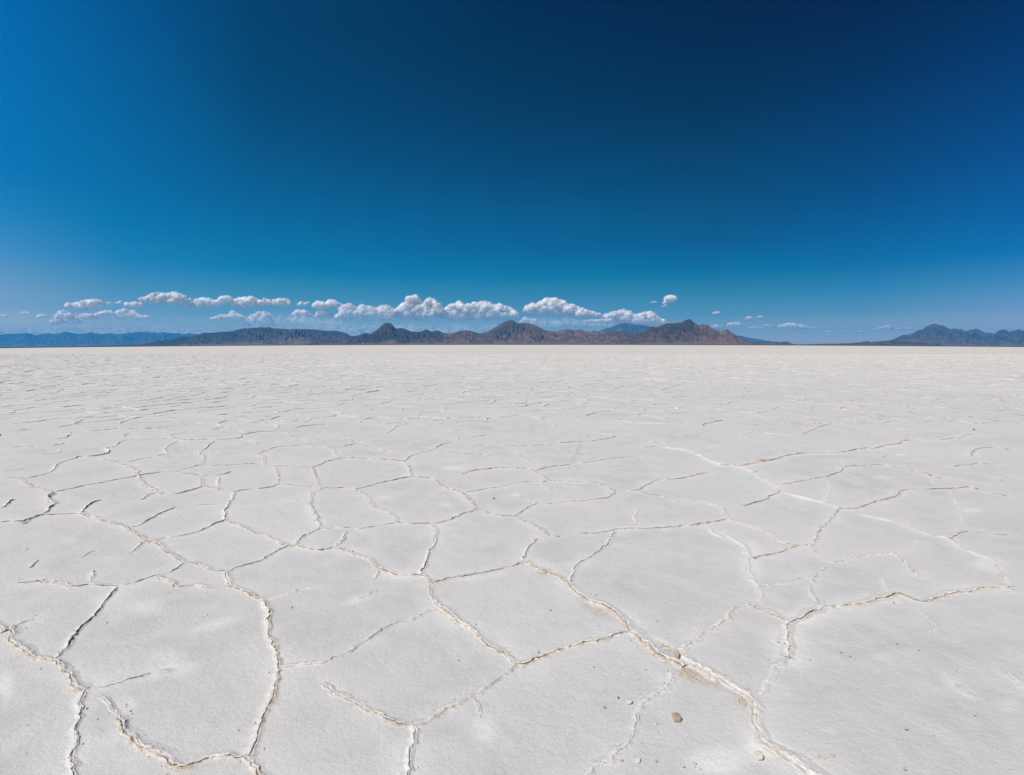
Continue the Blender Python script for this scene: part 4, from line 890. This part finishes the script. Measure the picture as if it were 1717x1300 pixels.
# ------------------------------------------------------------------ haze: the air over the flats
M_AIR, t_ = newmat('air'); b = NB(t_)
pv_ = b.n('ShaderNodeVolumePrincipled')
pv_.inputs['Color'].default_value = (0.05, 0.475, 1.0, 1)
pv_.inputs['Density'].default_value = 1 / 44000
pv_.inputs['Anisotropy'].default_value = 0.0
oo = b.n('ShaderNodeOutputMaterial'); b.l(pv_.outputs[0], oo.inputs['Volume'])
zmin = float(min(pv[:, 2].min(), allV[:, 2].min()))
for o in S.objects:
    if o.type == 'MESH' and (o.name.startswith('mountain') or o.name.startswith('hills')):
        n = len(o.data.vertices); c = np.zeros(n * 3, dtype=np.float32); o.data.vertices.foreach_get('co', c); c = c.reshape(-1, 3)
        zmin = min(zmin, float(c[:, 2].min()))
        print(o.name, c.min(0), c.max(0))
x0_, x1_, y0_, y1_, z0_, z1_ = -62000, 62000, -41000, 48000, zmin - 1, 1400
bv = [(x, y, z) for z in (z0_, z1_) for y in (y0_, y1_) for x in (x0_, x1_)]
bf = [(0, 2, 3, 1), (4, 5, 7, 6), (0, 1, 5, 4), (2, 6, 7, 3), (0, 4, 6, 2), (1, 3, 7, 5)]
link('haze', mesh_from('haze', bv, bf, False), M_AIR, kind='stuff')

# ------------------------------------------------------------------ stones and crumbs on the crust
M_TAN = stone_material('tan_stone', (0.50, 0.38, 0.29), (0.34, 0.245, 0.175))
M_PALE = stone_material('pale_salt_stone', (0.62, 0.58, 0.54), (0.50, 0.44, 0.38))
M_DARK = stone_material('dark_stone', (0.10, 0.09, 0.085), (0.17, 0.14, 0.12))

def stone(label, x, y, wpx, hpx, hgt, mat, seed, kind='lump', rot=0.0, group='loose stones on the salt'):
    g = px2g([(x, y)])[0]
    m_px = g[1] / F
    rx = wpx * 0.5 * m_px; ry = hpx * 0.5 * m_px * F / (y - Y0) if kind != 'flake' else rx * 0.9
    ry = min(ry, rx * 1.6)
    v, f = ico_unit(4)
    q = v.copy()
    if kind == 'lump':      # faceted, broken block
        rg = np.random.default_rng(seed)
        for _ in range(16):
            n = rg.normal(size=3); n /= np.linalg.norm(n); dd = rg.uniform(.50, .80)
            s = q @ n; q -= np.maximum(s - dd, 0)[:, None] * n
    elif kind == 'flake':   # thin tilted salt flake
        q[:, 2] = np.sign(q[:, 2]) * np.abs(q[:, 2]) ** 0.45 * 0.5
    q += v * (0.05 * fbm(v[:, 0] * 2.2 + seed, v[:, 1] * 2.2, v[:, 2] * 2.2, seed=seed, octv=5, gain=.6))[:, None]
    q = q * np.array([rx, ry, hgt * 0.62])
    if kind == 'flake':
        c, s = math.cos(0.30), math.sin(0.30)
        q = q @ np.array([[c, 0, s], [0, 1, 0], [-s, 0, c]])
    q[:, 2] += hgt * 0.42
    me = mesh_from('stone', q, f, True)
    me2 = link('stone', me, mat, label=label, category='stone', group=group)
    me2.location = (g[0], g[1], -0.003)
    me2.rotation_euler = (0, 0, rot)
    return me2
stone('largest loose stone, tan angular lump on the pale salt near the bottom', 1135, 1207, 18, 13, .034, M_TAN, 3)
stone('flat rounded pale disc stone on the white fan of salt', 1272, 1270, 17, 17, .022, M_PALE, 5, 'flake', 0.4)
stone('thin tilted pale flake, upper one left of the tan lump', 1055, 1178, 11, 9, .014, M_PALE, 8, 'flake', .2)
stone('small brown pebble farthest left of the tan lump', 1013, 1186, 6, 5, .010, M_TAN, 11)
stone('slim pinkish pebble just left of the tan lump', 1100, 1213, 5.5, 10, .008, M_PALE, 14)
stone('thin pale flake near the bottom edge, shadowed underneath', 1069, 1276, 11, 9, .014, M_PALE, 17, 'flake', .7)
stone('small tan pebble near the bottom edge, right of the pale flake', 1100, 1277, 5.5, 5, .009, M_TAN, 20)
stone('small tan pebble near the bottom edge, left of the pale flake', 1043, 1276, 6, 5, .008, M_TAN, 23)
stone('tiny grey pebble between the brown pebble and the upper flake', 1037, 1170, 4, 3.5, .007, M_DARK, 26)
stone('brown clod stuck against the broad salt ridge above its junction', 915, 961, 12, 5, .026, M_TAN, 29)
stone('dark brown clod wedged in the widest ridge junction', 1136, 1103, 9, 11, .040, M_TAN, 32)
stone('dark pebble far away on the right by a thin brown crack', 1633, 721, 4, 3, .028, M_DARK, 35)
stone('dark brown clod on the distant white ridge at right', 1279, 773, 10, 4, .035, M_TAN, 38)
stone('small dark pebble alone on a plate in the middle distance', 828, 836, 3, 2, .014, M_DARK, 41)
stone('tiny dark speck of a pebble on the lower left plate', 146, 1189, 3.5, 4, .008, M_DARK, 44)
stone('white chip standing on the distant ridge crest at right', 1268, 790, 5, 2.5, .02, M_PALE, 47)

rg = np.random.default_rng(5)
cv, cf = ico_unit(1)
VV, FF = [], []; o_ = 0
spots = [(1180, 1140, 42, 10, 80), (1120, 1096, 25, 10, 60), (1250, 1180, 20, 12, 30), (1600, 1225, 120, 60, 30), (1380, 1270, 30, 6, 40), (1160, 1285, 25, 6, 14), (1504, 1235, 10, 6, 4), (605, 1060, 8, 6, 8), (700, 1290, 25, 8, 14),
         (330, 1000, 60, 15, 14), (210, 1195, 12, 12, 14), (1190, 1045, 14, 12, 14), (1070, 1150, 60, 30, 16), (1470, 1100, 150, 60, 30), (860, 1060, 300, 120, 60), (300, 1100, 240, 100, 60), (470, 1130, 10, 60, 20), (800, 1120, 40, 10, 10)]
for (x, y, sx_, sy_, n) in spots:
    for _ in range(n):
        px, py = x + rg.normal() * sx_ * .6, y + rg.normal() * sy_ * .6
        if py < 700: continue
        g = px2g([(px, py)])[0]
        r = 0.0012 + 0.0050 * rg.random() ** 4
        VV.append(cv * np.array([r, r * rg.uniform(.7, 1.3), r * .7]) * (1 + .25 * rg.normal(size=(len(cv), 1))) + [g[0], g[1], r * .3 + 0.001]); FF.append(cf + o_); o_ += len(cv)
for (pc, wh, br, wd) in halo:      # crumbs fallen from the broken lips
    for k in range(len(pc)):
        dd = np.hypot(*pc[k])
        if dd > 6.5 or rg.random() > 0.55: continue
        r = 0.0012 + 0.0035 * rg.random() ** 3 * min(wd, 1.4)
        gg = pc[k] + rg.normal(size=2) * 0.028 * wd
        VV.append(cv * np.array([r, r * rg.uniform(.7, 1.3), r * .7]) * (1 + .25 * rg.normal(size=(len(cv), 1))) + [gg[0], gg[1], r * .3 + 0.001]); FF.append(cf + o_); o_ += len(cv)
link('salt_crumbs', mesh_from('salt_crumbs', np.vstack(VV), np.vstack(FF), False), M_PALE, kind='stuff')
